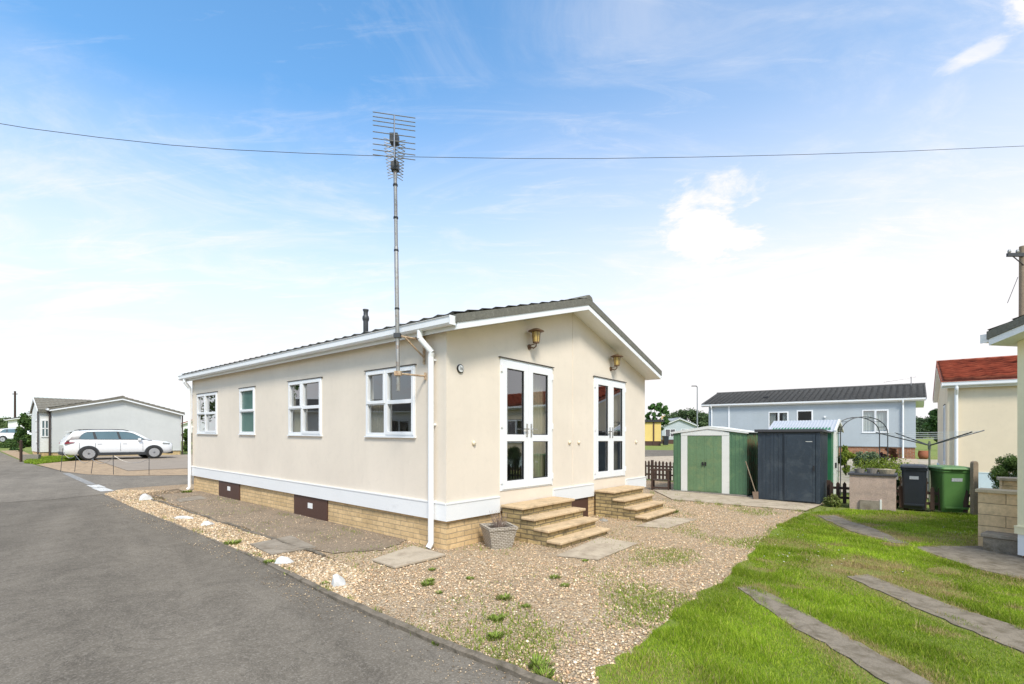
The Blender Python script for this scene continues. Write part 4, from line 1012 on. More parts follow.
# wheelie bins
def bin_(label, px, py, mat, rot, sc=1.0):
    x, y = gp(px, py); t = thing('wheelie_bin', label, 'bin', (x, y, Gf(x, y)), rot, 'wheelie bins on the lawn edge')
    def rr(hx, y0, y1, z, r=.05):
        pts = []
        for cx, cy, a0 in ((hx-r,y0+r,-90),(hx-r,y1-r,0),(-hx+r,y1-r,90),(-hx+r,y0+r,180)):
            for k in range(4):
                a = math.radians(a0+k*30); pts.append((cx+r*math.cos(a), cy+r*math.sin(a), z))
        return pts
    mb = MB(); mb.loft([rr(.24,.04,.52,.04), rr(.248,.02,.55,.12), rr(.275,-.03,.62,.90), rr(.275,-.03,.62,.93)])
    mb.loft([rr(.295,-.05,.65,.915), rr(.298,-.053,.653,.95), rr(.295,-.05,.65,.965)]); mb.box(-.22,.22,-.03,.0,.12,.16)
    mb.build('body', mat, t, smooth=False, bevel=.004)
    mb = MB(); mb.loft([rr(.305,-.075,.66,.97), rr(.31,-.08,.665,.99), rr(.29,-.05,.66,1.025), rr(.2,.05,.6,1.045)]); mb.box(-.12,.12,-.1,-.07,.975,.995); lid = mb.build('lid', mat, t, bevel=.004)
    for sx in (-1, 1):
        mb = MB(); mb.lathe([(0,-.03),(.1,-.03),(.1,.03),(0,.03)], (sx*.23,.57,.1), 18, 'x'); mb.build('wheel', TYRE, t)
    mb = MB(); mb.tube([(-.25,.72,.98),(.25,.72,.98)], .016, 8)
    for sx in (-.24,0,.24): mb.tube([(sx,.6,.94),(sx,.72,.98)], .014, 6)
    mb.build('grip_bar', mat, t)
    mb = MB(); mb.loft([[(-.1,-.024,.72),(.1,-.024,.72),(.1,-.02,.72),(-.1,-.02,.72)],[(-.1,-.033,.79),(.1,-.033,.79),(.1,-.025,.79),(-.1,-.025,.79)]]); mb.build('printed_emblem', LABELW, t)
    return t
bin_('black wheelie bin beside the pebbledash bunker', 914, 511, BINB, math.radians(-40)).scale = (.80, .9, 1)
bin_('green wheelie bin near the buff stone wall', 956.5, 514.5, BING, math.radians(-20)).scale = (.93, .93, 1)

# rotary clothes dryer
Yd = 12.0; xd = (929.5-512)/F*Yd; zg = Gf(xd, Yd); t = thing('rotary_dryer', 'open rotary clothes dryer with dark arms behind the wheelie bins', 'clothes dryer', (xd, Yd, zg))
hz = 1.37-zg; mb = MB(); mb.tube([(0,0,0),(0,0,hz+.1)], .022, 10); mb.tube([(0,0,hz-.1),(0,0,hz+.05)], .035, 10); mb.build('pole', M('green_grey_pole', (0.16, 0.17, 0.12), 0.6), t)
mb = MB(); ends = []
for k in range(4):
    a = math.radians(-6+90*k); e_ = Vector((1.25*math.cos(a), 1.25*math.sin(a), hz+.34+(.03 if k == 0 else -.02))); ends.append(e_)
    mb = MB(); mb.tube([(.03*math.cos(a),.03*math.sin(a),hz), e_], .015, 6); mb.build('arm', DGREY, t)
mb = MB(); hub = Vector((0,0,hz))
for f_ in (.5,.65,.8,.96):
    for k in range(4): mb.tube([hub.lerp(ends[k], f_), hub.lerp(ends[(k+1) % 4], f_)], .0035, 4)
mb.build('washing_line', M('pale_line', (0.5, 0.52, 0.5), 0.6), t)
# garden arch
Ya = 13.6; xa = (864-512)/F*Ya; zg = Gf(xa, Ya); t = thing('garden_arch', 'thin dark metal garden arch standing among the shrubs', 'arch', (xa, Ya, zg), -.1)
for yy in (0, .35):
    mb = MB(); r = .63; zc = 2.15-r*.75-zg; pts = [(-r,yy,0)]+[(-r*math.cos(math.pi*k/16), yy, zc+r*.75*math.sin(math.pi*k/16)) for k in range(17)]+[(r,yy,0)]; mb.tube(pts, .013, 6); mb.build('hoop', DGREY, t)
mb = MB()
for k in range(0, 17, 2): q = (-r*math.cos(math.pi*k/16), zc+r*.75*math.sin(math.pi*k/16)); mb.tube([(q[0],0,q[1]),(q[0],.35,q[1])], .008, 5)
for z in (.3,.7,1.1,1.4):
    for sx in (-r, r): mb.tube([(sx,0,z),(sx,.35,z)], .008, 5)
mb.build('rung', DGREY, t)
# terracotta pots and post
x, y, z = on_ground(923.5, 459); t = thing('terracotta_pot', 'big round terracotta pot by the corner of the blue grey home', 'pot', (x, y, z))
mb = MB(); mb.lathe([(.13,-.05),(.21,.12),(.235,.26),(.20,.40),(.22,.43),(.18,.43),(.16,.36),(0,.34)], (0,0,0), 18); mb.build('pot', TERRA, t, smooth=True)
x, y = gp(975, 519.5); t = thing('timber_post', 'weathered timber post with rounded top behind the green wheelie bin', 'post', (x+.42, y+.45, Gf(x, y)))
mb = MB(); mb.box(-.055,.055,-.04,.04,-.1,1.12); mb.prism_y([(-.055,1.119),(.055,1.119),(.04,1.16),(0,1.175),(-.04,1.16)], -.04, .04); mb.build('post', WOODG, t, bevel=.006)

# buff stone wall with pillar and low step by the right home
x, y = gp(978, 547); t = thing('stone_wall', 'buff block wall with flat coping and low step beside right home', 'wall', (x, y, Gf(x, y)), TH-math.pi/2-.28)
mb = MB(); mb.box(0,.85,0,.24,-.1,.83); mb.build('blockwork', BLOCK, t); mb = MB(); mb.box(-.03,.88,-.03,.27,.83,.88); mb.build('coping', M('stone_coping', (0.52, 0.42, 0.28), 0.9, 0.2, 6, 50, .4), t, bevel=.008)
mb = MB(); mb.box(.12,.95,-.34,-.003,-.1,.22); mb.build('step', CONCS, t, bevel=.012); mb = MB(); mb.box(.1,.97,-.36,-.005,.22,.27); mb.build('step_slab', CONC, t, bevel=.008)
x, y = at(1008.5, 500, 8.2).xy; t = thing('stone_pillar', 'short buff pillar with flat cap rising behind the buff block wall', 'pillar', (x, y, Gf(x, y)), TH-math.pi/2)
mb = MB(); mb.box(-.09,.35,-.1,.2,-.1,.93); mb.build('blockwork', BLOCK, t); mb = MB(); mb.box(-.125,.4,-.135,.24,.93,.98); mb.build('cap', CONCP, t, bevel=.008)

# ------------------------------------------------------------------ stakes with chain round the gravel bed
stk = [(60.5,472,449),(74.5,472,455),(91,474,459),(113.5,475,456),(149,475,458)]
tops = []; t = None
x0, y0 = gp(60.5, 472); t = thing('chain_fence', 'low row of thin iron stakes joined by chain round the gravel bed', 'fence', (x0, y0, Gf(x0, y0)))
for px, pb, pt in stk:
    x, y = gp(px, pb); z = Gf(x, y); tp = at(px+1.0, pt, y); tops.append(tp)
    mb = MB(); l = Vector((x0, y0, Gf(x0, y0))); tilt = random.uniform(-.1,.1)
    mb.tube([Vector((x, y, z-.05))-l, tp+Vector((tilt,0,0))-l], .010, 6); mb.lathe([(0,-.02),(.03,0),(0,.03)], tuple(tp+Vector((tilt,0,0))-l), 6); mb.build('stake', DGREY, t)
mb = MB()
for a, b in zip(tops[:-1], tops[1:]):
    pts = [a.lerp(b, k/8)-Vector((0,0,.22*4*(k/8)*(1-k/8)))-l for k in range(9)]; mb.tube(pts, .008, 5)
mb.build('chain', STEEL, t)

# ------------------------------------------------------------------ cars
def car(label, loc, rot, grp, simple=False):
    root = thing('estate_car', label, 'car', loc, rot, grp)
    st = [(0.0,.42,.84,.74),(.05,.32,1.06,.88),(.25,.28,1.15,.945),(.75,.26,1.16,.965),(1.5,.25,1.15,.975),(2.4,.25,1.14,.975),(3.3,.25,1.12,.975),(3.7,.26,1.10,.965),(4.2,.28,1.06,.955),(4.55,.30,1.01,.93),(4.78,.34,.93,.86),(4.87,.42,.82,.72)]
    rings = []
    for x, zb, zt, hw in st:
        half = [(hw*.80,zb),(hw*.95,zb+.07),(hw,zb+(zt-zb)*.40),(hw*.995,zb+(zt-zb)*.66),(hw*.975,zb+(zt-zb)*.86),(hw*.93,zt-.02),(hw*.80,zt+.0),(hw*.4,zt+.02)]
        rings.append([(x, -a, b) for a, b in half]+[(x, a, b) for a, b in reversed(half)])
    mb = MB(); mb.loft(rings)
    body = mb.build('body', CARW, root, smooth=True)
    # greenhouse
    prof = [(.08,1.08),(.20,1.34),(.40,1.60),(.9,1.69),(1.8,1.72),(2.5,1.70),(3.0,1.62),(3.40,1.38),(3.80,1.09)]
    rings = []
    for x, zt in prof:
        k = (zt-1.02)/.68; hw = .915-.235*max(0, k); rings.append([(x,-.915,1.0),(x,-(hw+.02),zt-.05*k),(x,-hw*.85,zt),(x,0,zt+.02*k),(x,hw*.85,zt),(x,hw+.02,zt-.05*k),(x,.915,1.0)])
    mb = MB(); mb.loft(rings); mb.build('cabin', CARW, root, smooth=True)
    def side(x, z, sg, off=.006):
        zt = np.interp(x, [p[0] for p in prof], [p[1] for p in prof]); k = (zt-1.02)/.68; htop = .915-.235*max(0, k)+.02; ztop = zt-.05*k
        f = (z-1.0)/max(.05, ztop-1.0); return (x, sg*(.915+(htop-.915)*min(1, f)+off), z)
    wins = [[(.62,1.24),(.72,1.19),(1.22,1.19),(1.20,1.58),(.90,1.56),(.74,1.44)],[(1.28,1.19),(2.28,1.18),(2.2,1.61),(1.27,1.59)],[(2.36,1.18),(3.42,1.16),(3.30,1.28),(2.92,1.52),(2.62,1.59),(2.30,1.61)]]
    for sg in (-1, 1):
        mb = MB(); top, bot = [], []
        for k in range(25):
            x = .60+(3.47-.60)*k/24; zt_ = np.interp(x, [.60,.74,.90,1.3,2.2,2.62,2.92,3.30,3.47], [1.24,1.47,1.59,1.615,1.635,1.615,1.55,1.30,1.15]); top.append(side(x, max(zt_, 1.16), sg, .003)); bot.append(side(x, np.interp(x, [.6,.74,1.2,3.47],[1.22,1.17,1.165,1.14]), sg, .003))
        mb.loft([bot, top], cap=False, closed=False); mb.build('window_surround', CLAD, root)
        for wpoly in wins:
            mb = MB(); xs = [p[0] for p in wpoly]; n = 12
            xa, xb = min(xs), max(xs); top, bot = [], []
            for k in range(n+1):
                x = xa+(xb-xa)*k/n; zsx = []
                m_ = len(wpoly)
                for i in range(m_):
                    (x1, z1), (x2, z2) = wpoly[i], wpoly[(i+1) % m_]
                    if min(x1, x2)-1e-6 <= x <= max(x1, x2)+1e-6 and abs(x2-x1) > 1e-6: zsx.append(z1+(z2-z1)*(x-x1)/(x2-x1))
                top.append(side(x, max(zsx), sg)); bot.append(side(x, min(zsx), sg))
            mb.loft([bot, top], cap=False, closed=False); mb.build('side_window', CARGL, root)
        mb = MB(); mb.tube([(.62,sg*.66,1.68),(.8,sg*.66,1.735),(2.5,sg*.66,1.745),(2.75,sg*.67,1.67)], .02, 6); mb.build('roof_rail', CLAD, root)
        mb = MB()
        for x in (.6,1.25,2.33,3.35): mb.box(x-.005,x+.005,sg*.974,sg*.981,.48,1.0)
        mb.build('door_gap', CLAD, root)
        for x in (1.33, 2.42):
            mb = MB(); mb.box(x,x+.2,sg*.965,sg*1.0,.92,.95); mb.build('door_handle', CARW, root)
        mb = MB(); mb.loft([[(3.12,sg*.9,1.08),(3.30,sg*.9,1.08),(3.30,sg*.9,1.20),(3.12,sg*.9,1.20)],[(3.10,sg*1.1,1.10),(3.24,sg*1.1,1.10),(3.24,sg*1.1,1.24),(3.10,sg*1.1,1.24)]]); mb.build('mirror', CARW, root)
        mb = MB(); mb.prism_y([(.95,.24),(3.6,.24),(3.6,.40),(.95,.42)], sg*.96, sg*.988); mb.build('sill_cladding', CLAD, root)
        mb = MB(); mb.prism_y([(.01,.93),(.05,1.03),(.42,1.02),(.34,.97),(.2,.94)], sg*.80, sg*.966); mb.build('tail_lamp', REDL, root)
        mb = MB(); mb.loft([[(4.30,sg*.965,.88),(4.64,sg*.92,.86),(4.64,sg*.92,.93),(4.30,sg*.965,.97)],[(4.5,sg*.6,.88),(4.88,sg*.6,.82),(4.87,sg*.6,.91),(4.5,sg*.6,1.0)]]); mb.build('headlamp', HEADL, root)
        for x in (.98, 3.88):
            mb = MB(); n = 20
            mb.loft([[(x+r*math.cos(math.pi*k/n), sg*yy, .36+r*math.sin(math.pi*k/n)) for k in range(n+1)] for r, yy in ((.37,.99),(.45,.99),(.46,.95))], cap=False, closed=False); mb.build('arch_cladding', CLAD, root)
            mb = MB(); mb.lathe([(0,-.05),(.41,-.05),(.41,.05),(0,.05)], (x, sg*.925, .40), 24, 'y'); mb.build('wheel_well', BLACK, root)
            mb = MB(); mb.lathe([(.25,-.11),(.34,-.12),(.365,-.09),(.37,.0),(.365,.09),(.34,.12),(.25,.11)], (x, sg*.905, .365), 28, 'y'); wo = mb.build('wheel', TYRE, root, smooth=True)
            mb = MB(); yo = sg*1.012
            mb.lathe([(.235,-.01),(.262,-.01),(.262,.01),(.235,.01)], (x, yo, .365), 24, 'y')
            for k in range(10):
                a = k*math.pi/5; ca, sa = math.cos(a), math.sin(a)
                p = [(x+.05*ca-.022*sa, yo, .365+.05*sa+.022*ca),(x+.25*ca-.03*sa, yo, .365+.25*sa+.03*ca),(x+.25*ca+.03*sa, yo, .365+.25*sa-.03*ca),(x+.05*ca+.022*sa, yo, .365+.05*sa-.022*ca)]
                mb.loft([p, [(q[0], q[1]+sg*.012, q[2]) for q in p]])
            mb.lathe([(0,-.01),(.065,-.01),(.065,.016),(0,.018)], (x, yo, .365), 12, 'y'); mb.build('rim', ALLOY, wo)
    mb = MB(); mb.box(-.03,.15,-.8,.8,.30,.48); mb.box(4.6,4.88,-.75,.75,.27,.42); mb.build('bumper_cladding', CLAD, root, bevel=.02)
    mb = MB(); mb.loft([[(.13,-.74,1.08),(.13,.74,1.08),(.12,.74,1.08),(.12,-.74,1.08)],[(.49,-.58,1.54),(.49,.58,1.54),(.47,.58,1.55),(.47,-.58,1.55)]]); mb.build('rear_window', CARGL, root)
    mb = MB(); mb.loft([[(3.86,-.8,1.04),(3.86,.8,1.04),(3.84,.8,1.04),(3.84,-.8,1.04)],[(3.05,-.62,1.59),(3.05,.62,1.59),(3.03,.62,1.58),(3.03,-.62,1.58)]]); mb.build('windscreen', CARGL, root)
    mb = MB(); mb.loft([[(.20,-.62,1.60),(.55,-.62,1.625),(.55,-.62,1.655),(.22,-.62,1.615)],[(.20,.62,1.60),(.55,.62,1.625),(.55,.62,1.655),(.22,.62,1.615)]]); mb.build('roof_spoiler', CARW, root)
    return root
Yt = 24.9; xt = (47.5-512)/F*Yt
c1 = car('white estate car parked in front of the grey home', (xt, Yt+.75, Gf(xt, Yt)+.015), TH, None); c1.scale = (1, 1, .96)
c2 = copy_tree(c1); c2['label'] = 'far white car parked beside the hedge at the left edge'; c2.location = (at(1, 441, 56).x, 56, at(1, 442.3, 56).z); c2.rotation_euler = (0, 0, math.radians(8))

# ------------------------------------------------------------------ foliage
def leaves(centers, radii, n, size, cols, zsq=1.0, up=0.3, seed=0, surf=0.5, fuzz=.24):
    r = np.random.default_rng(seed); cs = np.asarray(centers, float); rs = np.asarray(radii, float)
    w = rs**2/np.sum(rs**2); pick = r.choice(len(cs), n, p=w)
    d = r.normal(size=(n,3)); d /= np.linalg.norm(d, axis=1)[:,None]
    rad = (surf+(1-surf)*r.random(n)**.7)*(1+fuzz*r.normal(size=n))
    p = cs[pick]+d*(rs[pick]*rad)[:,None]*np.array([1,1,zsq])
    nrm = d*.6+r.normal(size=(n,3))*.6+np.array([0,0,up]); nrm /= np.linalg.norm(nrm, axis=1)[:,None]
    t1 = np.cross(nrm, r.normal(size=(n,3))); t1 /= np.linalg.norm(t1, axis=1)[:,None]; t2 = np.cross(nrm, t1)
    s = size*(.6+.8*r.random(n))
    a = p-t1*(s*.5)[:,None]; c = p+t1*(s*.5)[:,None]; b = p+t2*(s*.28)[:,None]+nrm*(s*.08)[:,None]; e = p-t2*(s*.28)[:,None]+nrm*(s*.08)[:,None]
    v = np.stack([a,b,c,e],1).reshape(-1,3)
    cl = np.asarray(cols); clump = r.random(len(cs)); k = np.clip((.55*clump[pick]+.45*r.random(n))*(len(cl)-1), 0, len(cl)-1.001); i0 = k.astype(int); f = (k-i0)[:,None]
    col = cl[i0]*(1-f)+cl[np.minimum(i0+1, len(cl)-1)]*f
    col = np.repeat(col*(.85+.3*r.random((n,1))), 4, 0); return v, col
GRN = [(0.02,0.05,0.012),(0.04,0.09,0.02),(0.07,0.13,0.03)]
MID = [(0.04,0.08,0.02),(0.08,0.14,0.03),(0.12,0.19,0.04)]
LIME = [(0.10,0.16,0.02),(0.20,0.26,0.03),(0.28,0.32,0.05)]
GREYG = [(0.08,0.12,0.06),(0.14,0.19,0.10),(0.20,0.26,0.14)]
def plant(name, label, cat, loc, centers, radii, n, size, cols, trunk=None, grp=None, zsq=1.0, seed=0, part='crown', surf=.5, fuzz=.24):
    t = thing(name, label, cat, loc, 0, grp); v, c = leaves(centers, radii, n, size, cols, zsq, seed=seed, surf=surf, fuzz=fuzz)
    o = np_mesh(part, v, 4, np.arange(len(v)), LEAFM, c); o.parent = t
    mb = MB()
    for pts, r0, r1 in (trunk or []): mb.tube(pts, r0, 7, r1)
    if trunk: mb.build('trunk', BARK, t)
    return t
def blob(n, R, H, z0, r0, r1, seed):
    r = random.Random(seed); cs, rs = [], []
    for _ in range(n):
        a = r.uniform(0, 6.28); q = math.sqrt(r.random()); z = r.random(); k = math.sqrt(max(.05, 1-(2*z-1)**2*.8))
        cs.append((R*q*k*math.cos(a), R*q*k*math.sin(a), z0+H*z)); rs.append(r.uniform(r0, r1))
    return cs, rs
def bush(name, label, px, py, Y, wpx, hpx, cols, n=2500, size=.06, seed=0, cat='shrub', grp=None, nb=14, fuzz=.18):
    p = at(px, py, Y); w = wpx*Y/F/2; h = hpx*Y/F; cs, rs = blob(nb, w*.72, h*.74, h*.06, w*.25, w*.42, seed)
    tr = [([(0,0,-.1),(random.uniform(-w,w)*.3,random.uniform(-w,w)*.3,h*.5)], .02, .008) for _ in range(4)]
    return plant(name, label, cat, tuple(p), cs, rs, n, size, cols, tr, grp, seed=seed, fuzz=fuzz)
def tree(name, label, px, py, Y, wpx, hpx, cols, n=4000, size=.3, seed=0, grp=None, th=.35, nb=22, r0=.22, r1=.4):
    p = at(px, py, Y); w = wpx*Y/F/2; h = hpx*Y/F; cs, rs = blob(nb, w*.8, h*(1-th)*.85, h*th, w*r0, w*r1, seed)
    r = random.Random(seed); tr = [([(0,0,-.3),(0,0,h*.3),(r.uniform(-.1,.1)*w,0,h*.6)], .03*h, .012*h)]
    for k in range(7):
        a = r.uniform(0,6.28); c = cs[r.randrange(len(cs))]; tr.append(([(0,0,h*r.uniform(.2,.45)), c], .012*h, .004*h))
    return plant(name, label, 'tree', tuple(p), cs, rs, n, size, cols, tr, grp, seed=seed, surf=.3)
bush('round_shrub', 'dense dark green rounded shrub behind the buff wall and right home', 1007, 498, 9.6, 32, 49, MID, 11000, .03, 1, nb=34, fuzz=.06)
bush('garden_shrub', 'grey green feathery shrub under the garden arch', 866, 470, 14.6, 22, 23, GREYG, 3500, .06, 2)
bush('garden_shrub', 'yellow green low shrub beside the pale roofed shed', 846, 472, 14.2, 17, 30, LIME, 2200, .055, 3)
bush('ground_cover_shrub', 'bright lime spreading shrub behind the pebbledash bunker', 881, 474, 13.2, 50, 11, LIME, 4000, .045, 4, nb=26)
bush('garden_shrub', 'small dark purple shrub near the arch leg', 882, 463, 15.5, 10, 11, [(0.02,0.01,0.015),(0.05,0.02,0.03)], 900, .05, 5)
bush('garden_shrub', 'rust brown shrub growing against the brick base of the blue grey home', 891, 462, 18, 13, 17, [(0.15,0.06,0.03),(0.28,0.13,0.06)], 1500, .06, 6)
bush('garden_shrub', 'dark ivy shrub in the gap between bunker and black bin', 897, 508, 11.4, 10, 34, GRN, 1500, .05, 7)
bush('grass_tuft', 'pale dry grass tuft at the right corner of the dark shed', 833, 506, 11.4, 18, 12, [(0.20,0.20,0.06),(0.14,0.2,0.04),(0.3,0.26,0.12)], 1500, .05, 8)
tree('garden_tree', 'loose bright tree behind the yellow house', 657, 444, 68, 26, 44, [(0.05,0.12,0.025),(0.10,0.20,0.05)], 1800, .55, 11, nb=46, r0=.05, r1=.17)
tree('garden_tree', 'dark tree in the gap between the blue grey and peach homes', 941, 448, 48, 22, 48, GRN, 3000, .45, 12, th=.1)
tree('garden_tree', 'bright green tree beside the white far house at left', 26, 452, 47, 19, 40, MID, 3000, .32, 13, th=.15)
tree('garden_tree', 'small dark conifer at the road corner near the brown post', 21, 461, 36, 8, 35, GRN, 1500, .2, 14, th=.1)
bush('hedge', 'low clipped green hedge along the far road edge', 12, 452, 44, 22, 13, MID, 3000, .16, 15, 'hedge')
bush('hedge', 'dark hedge corner beyond the right end of the grey home', 187, 455, 40, 14, 30, MID, 2500, .16, 16, 'hedge')
bush('garden_shrub', 'green shrub low beside the front wing of the grey home', 16, 456, 38, 14, 9, GRN, 1500, .13, 17)
x, y = gp(21, 462); t = thing('timber_post', 'dark brown timber post standing at the road corner', 'post', (x, y, Gf(x, y))); mb = MB(); mb.box(-.04,.04,-.04,.04,-.1,1.05); mb.lathe([(0,1.05),(.06,1.05),(.04,1.10),(0,1.13)], (0,0,0), 8); mb.build('post', WOODD, t)
for k, (xx, yy, hh, lb) in enumerate(((-25.5,4.2,5.2,'leafy tree across the road, nearest the camera of the mirrored trees'),(-27,17.6,6.5,'tall leafy tree across the road beyond the mirrored white home'),(-31,21,7.5,'tallest leafy tree across the road, farthest of the mirrored trees'))):
    cs, rs = blob(30, 2.0, hh*.6, hh*.35, .5, .9, 60+k); plant('garden_tree', lb, 'tree', (xx, yy, .25), cs, rs, 2600, .28, MID, [([(0,0,-.2),(0,0,hh*.6)], .13, .05)], 'trees across the road', seed=70+k)
# terracotta and stone pots near the wing
for px, lb in ((27,'grey stone trough by the front wing of the grey home, nearest the brown post'),(34,'grey stone trough by the front wing of the grey home, nearest the white car')):
    x, y = gp(px, 460.5); t = thing('stone_trough', lb, 'trough', (x, y, Gf(x, y)), .4, 'stone troughs by the grey home'); mb = MB(); mb.loft([[(-.2,-.12,0),(.2,-.12,0),(.2,.12,0),(-.2,.12,0)],[(-.25,-.15,.32),(.25,-.15,.32),(.25,.15,.32),(-.25,.15,.32)],[(-.21,-.11,.32),(.21,-.11,.32),(.21,.11,.32),(-.21,.11,.32)],[(-.2,-.1,.26),(.2,-.1,.26),(.2,.1,.26),(-.2,.1,.26)]]); mb.build('trough', STONE, t)
# dark bin by the yellow house
x, y, z = at(665.5, 445, 55); t = thing('wheelie_bin', 'far dark bin standing at the corner of the yellow house', 'bin', (x, y, z)); mb = MB(); mb.loft([[(-.23,-.23,0),(.23,-.23,0),(.23,.23,0),(-.23,.23,0)],[(-.3,-.3,.95),(.3,-.3,.95),(.3,.3,.95),(-.3,.3,.95)]]); mb.build('body', BINB, t); mb = MB(); mb.box(-.32,.32,-.34,.34,.95,1.06); mb.build('lid', BINB, t, bevel=.02)

# far wooded ridges, one mass each
def wood(name, pxa, pxb, Y, tops, seed, cols):
    r = np.random.default_rng(seed); cs, rs = [], []
    for px in np.arange(pxa, pxb, 1.6):
        top = np.interp(px, [p[0] for p in tops], [p[1] for p in tops])+r.uniform(-1.2,1.2); H = (HY-top)/F*Y+CH; R = Y*.0075
        for k in range(4):
            z = H*(.18+.82*(k+1)/4)-R*.8; cs.append(((px-512)/F*Y+r.uniform(-1,1), Y+r.uniform(-10,10)+(k*4), z)); rs.append(R*r.uniform(.8,1.3))
    v, c = leaves(cs, rs, len(cs)*130, Y*.0042, cols, seed=seed, surf=.35)
    o = np_mesh(name, v, 4, np.arange(len(v)), LEAFM, c); o['kind'] = 'stuff'; o['label'] = 'far wooded ridge reading as one green mass'; o['category'] = 'wood'
wood('far_wood', 660, 760, 260, [(660,424),(676,415),(684,411),(700,409),(712,413),(760,420)], 3, [(0.05,0.085,0.04),(0.085,0.13,0.05),(0.12,0.17,0.06)])
wood('far_wood', -60, 40, 240, [(-60,415),(0,421),(10,423),(40,428)], 4, [(0.07,0.11,0.04),(0.11,0.16,0.05),(0.15,0.20,0.07)])
wood('far_wood', 900, 1060, 250, [(900,424),(940,418),(1060,420)], 5, [(0.05,0.085,0.04),(0.085,0.13,0.05)])

# ------------------------------------------------------------------ lawn blades, gravel stones, weeds
def bvals(x, y, sc, seed):      # cheap smooth noise
    r = np.random.default_rng(seed); s = np.zeros(len(x))
    for k in range(9):
        a = r.uniform(0, 6.28); f = sc*r.uniform(.5,1.9); s += np.sin((x*math.cos(a)+y*math.sin(a))*f+r.uniform(0,6.28))
    return s/3.0
def dist_poly(poly, x, y):
    poly = np.asarray(poly); d = np.full(len(x), 1e9)
    for i in range(len(poly)):
        a = poly[i]; b = poly[(i+1) % len(poly)]; e = b-a; L2 = e@e+1e-12
        t = np.clip(((x-a[0])*e[0]+(y-a[1])*e[1])/L2, 0, 1); d = np.minimum(d, np.hypot(x-a[0]-t*e[0], y-a[1]-t*e[1]))
    return d
def scatter(poly, n, r, ymax=99):
    poly = np.asarray(poly); lo, hi = poly.min(0), poly.max(0); hi[1] = min(hi[1], ymax); out = []
    tot = 0
    while tot < n:
        m = n*2; x = lo[0]+(hi[0]-lo[0])*r.random(m); y = lo[1]+(hi[1]-lo[1])*r.random(m)
        vis = (y > 2.4) & (np.abs(x) < y*1.12+.5)
        k = pip(poly, x, y) & vis; x, y = x[k], y[k]
        keep = r.random(len(x)) < np.clip((5.0/y)**1.1, .22, 1); x, y = x[keep], y[keep]
        out.append(np.stack([x, y], 1)); tot += len(x)
    return np.concatenate(out)[:n]
def blades(name, P, h, w, col, label):
    n = len(P); r = np.random.default_rng(5); a = r.random(n)*6.28; z = G(P[:,0], P[:,1])
    lean = h[:,None]*np.stack([np.cos(a), np.sin(a)], 1)*r.uniform(.1,1.1,(n,1)); b = a+r.uniform(.6,2.5,n); s = np.stack([np.cos(b), np.sin(b)], 1)*(w*.5)[:,None]
    p0 = np.concatenate([P-s, z[:,None]], 1); p1 = np.concatenate([P+s, z[:,None]], 1)
    tp = np.concatenate([P+lean, (z+h)[:,None]], 1)
    v = np.stack([p0,p1,tp],1).reshape(-1,3)
    o = np_mesh(name, v, 3, np.arange(n*3), GRASSM, np.repeat(col, 3, 0)); o['kind'] = 'stuff'; o['label'] = label; o['category'] = 'grass'; return o
r = np.random.default_rng(11)
P = scatter(lawn_poly, 620000, r); x, y = P[:,0], P[:,1]
ok = np.ones(len(P), bool); dry = np.zeros(len(P))
for poly in (stripA, stripB, pathC1, pathC2):
    ins = pip(poly, x, y); d = dist_poly(poly, x, y); nz = bvals(x, y, 9, 3)
    ok &= ~(ins & (d > .055+.055*nz)); ok &= ~(ins & (d > .0) & (r.random(len(P)) < .25)); dry = np.maximum(dry, np.clip(1-d/(.13+.1*bvals(x, y, 3, 8)), 0, 1)*.9)
for c, rx in ((gp(862,573), .75), (gp(870,568), .6), (gp(893,537), .5), (gp(858,527), .35), (gp(905,585), .5)):
    dry = np.maximum(dry, np.clip(1.25-np.hypot((x-c[0]), (y-c[1]))/rx+.3*bvals(x, y, 7, 4), 0, 1))
edge = np.asarray(lawn_edge); de = dist_poly(np.concatenate([edge, edge[::-1]]), x, y)
ok &= (de > .03+.07*bvals(x, y, 6, 5)) | (r.random(len(P)) < .3)
dry = np.maximum(dry, np.clip(.6*bvals(x, y, 2.6, 21)-.25, 0, .6)); dry = np.maximum(dry, np.clip(.8*bvals(x, y, 9, 23)-.75, 0, .7))
P, dry = P[ok], dry[ok]; x, y = P[:,0], P[:,1]; n = len(P)
lush = np.clip(.5+.5*bvals(x, y, 1.6, 9), 0, 1)
h = (1+.55*np.clip(bvals(x, y, 8, 61), -.4, 1.0))*(.013+.022*r.random(n)**1.5+.012*lush+.03*(r.random(n) < .03))*(1-.35*dry); w = .0032+.003*r.random(n)+.0008*np.maximum(0, y-3)
g1 = np.array([0.14,0.24,0.013]); g2 = np.array([0.295,0.41,0.022]); g3 = np.array([0.45,0.53,0.06]); br = np.array([0.50,0.38,0.18])
q = r.random((n,1)); col = g1*(1-q)+g2*q; q2 = (r.random((n,1)) < .22); col = np.where(q2, g3, col); col *= (.78+.42*lush[:,None])*(.85+.3*np.clip(.5+.5*bvals(x, y, 5, 17), 0, 1))[:,None]
isd = (r.random(n) < dry*.95+.04)[:,None]; col = np.where(isd, br*(.6+.6*r.random((n,1))), col)
blades('lawn_grass', P, h, w, col, 'short green lawn grass with dry fringes')
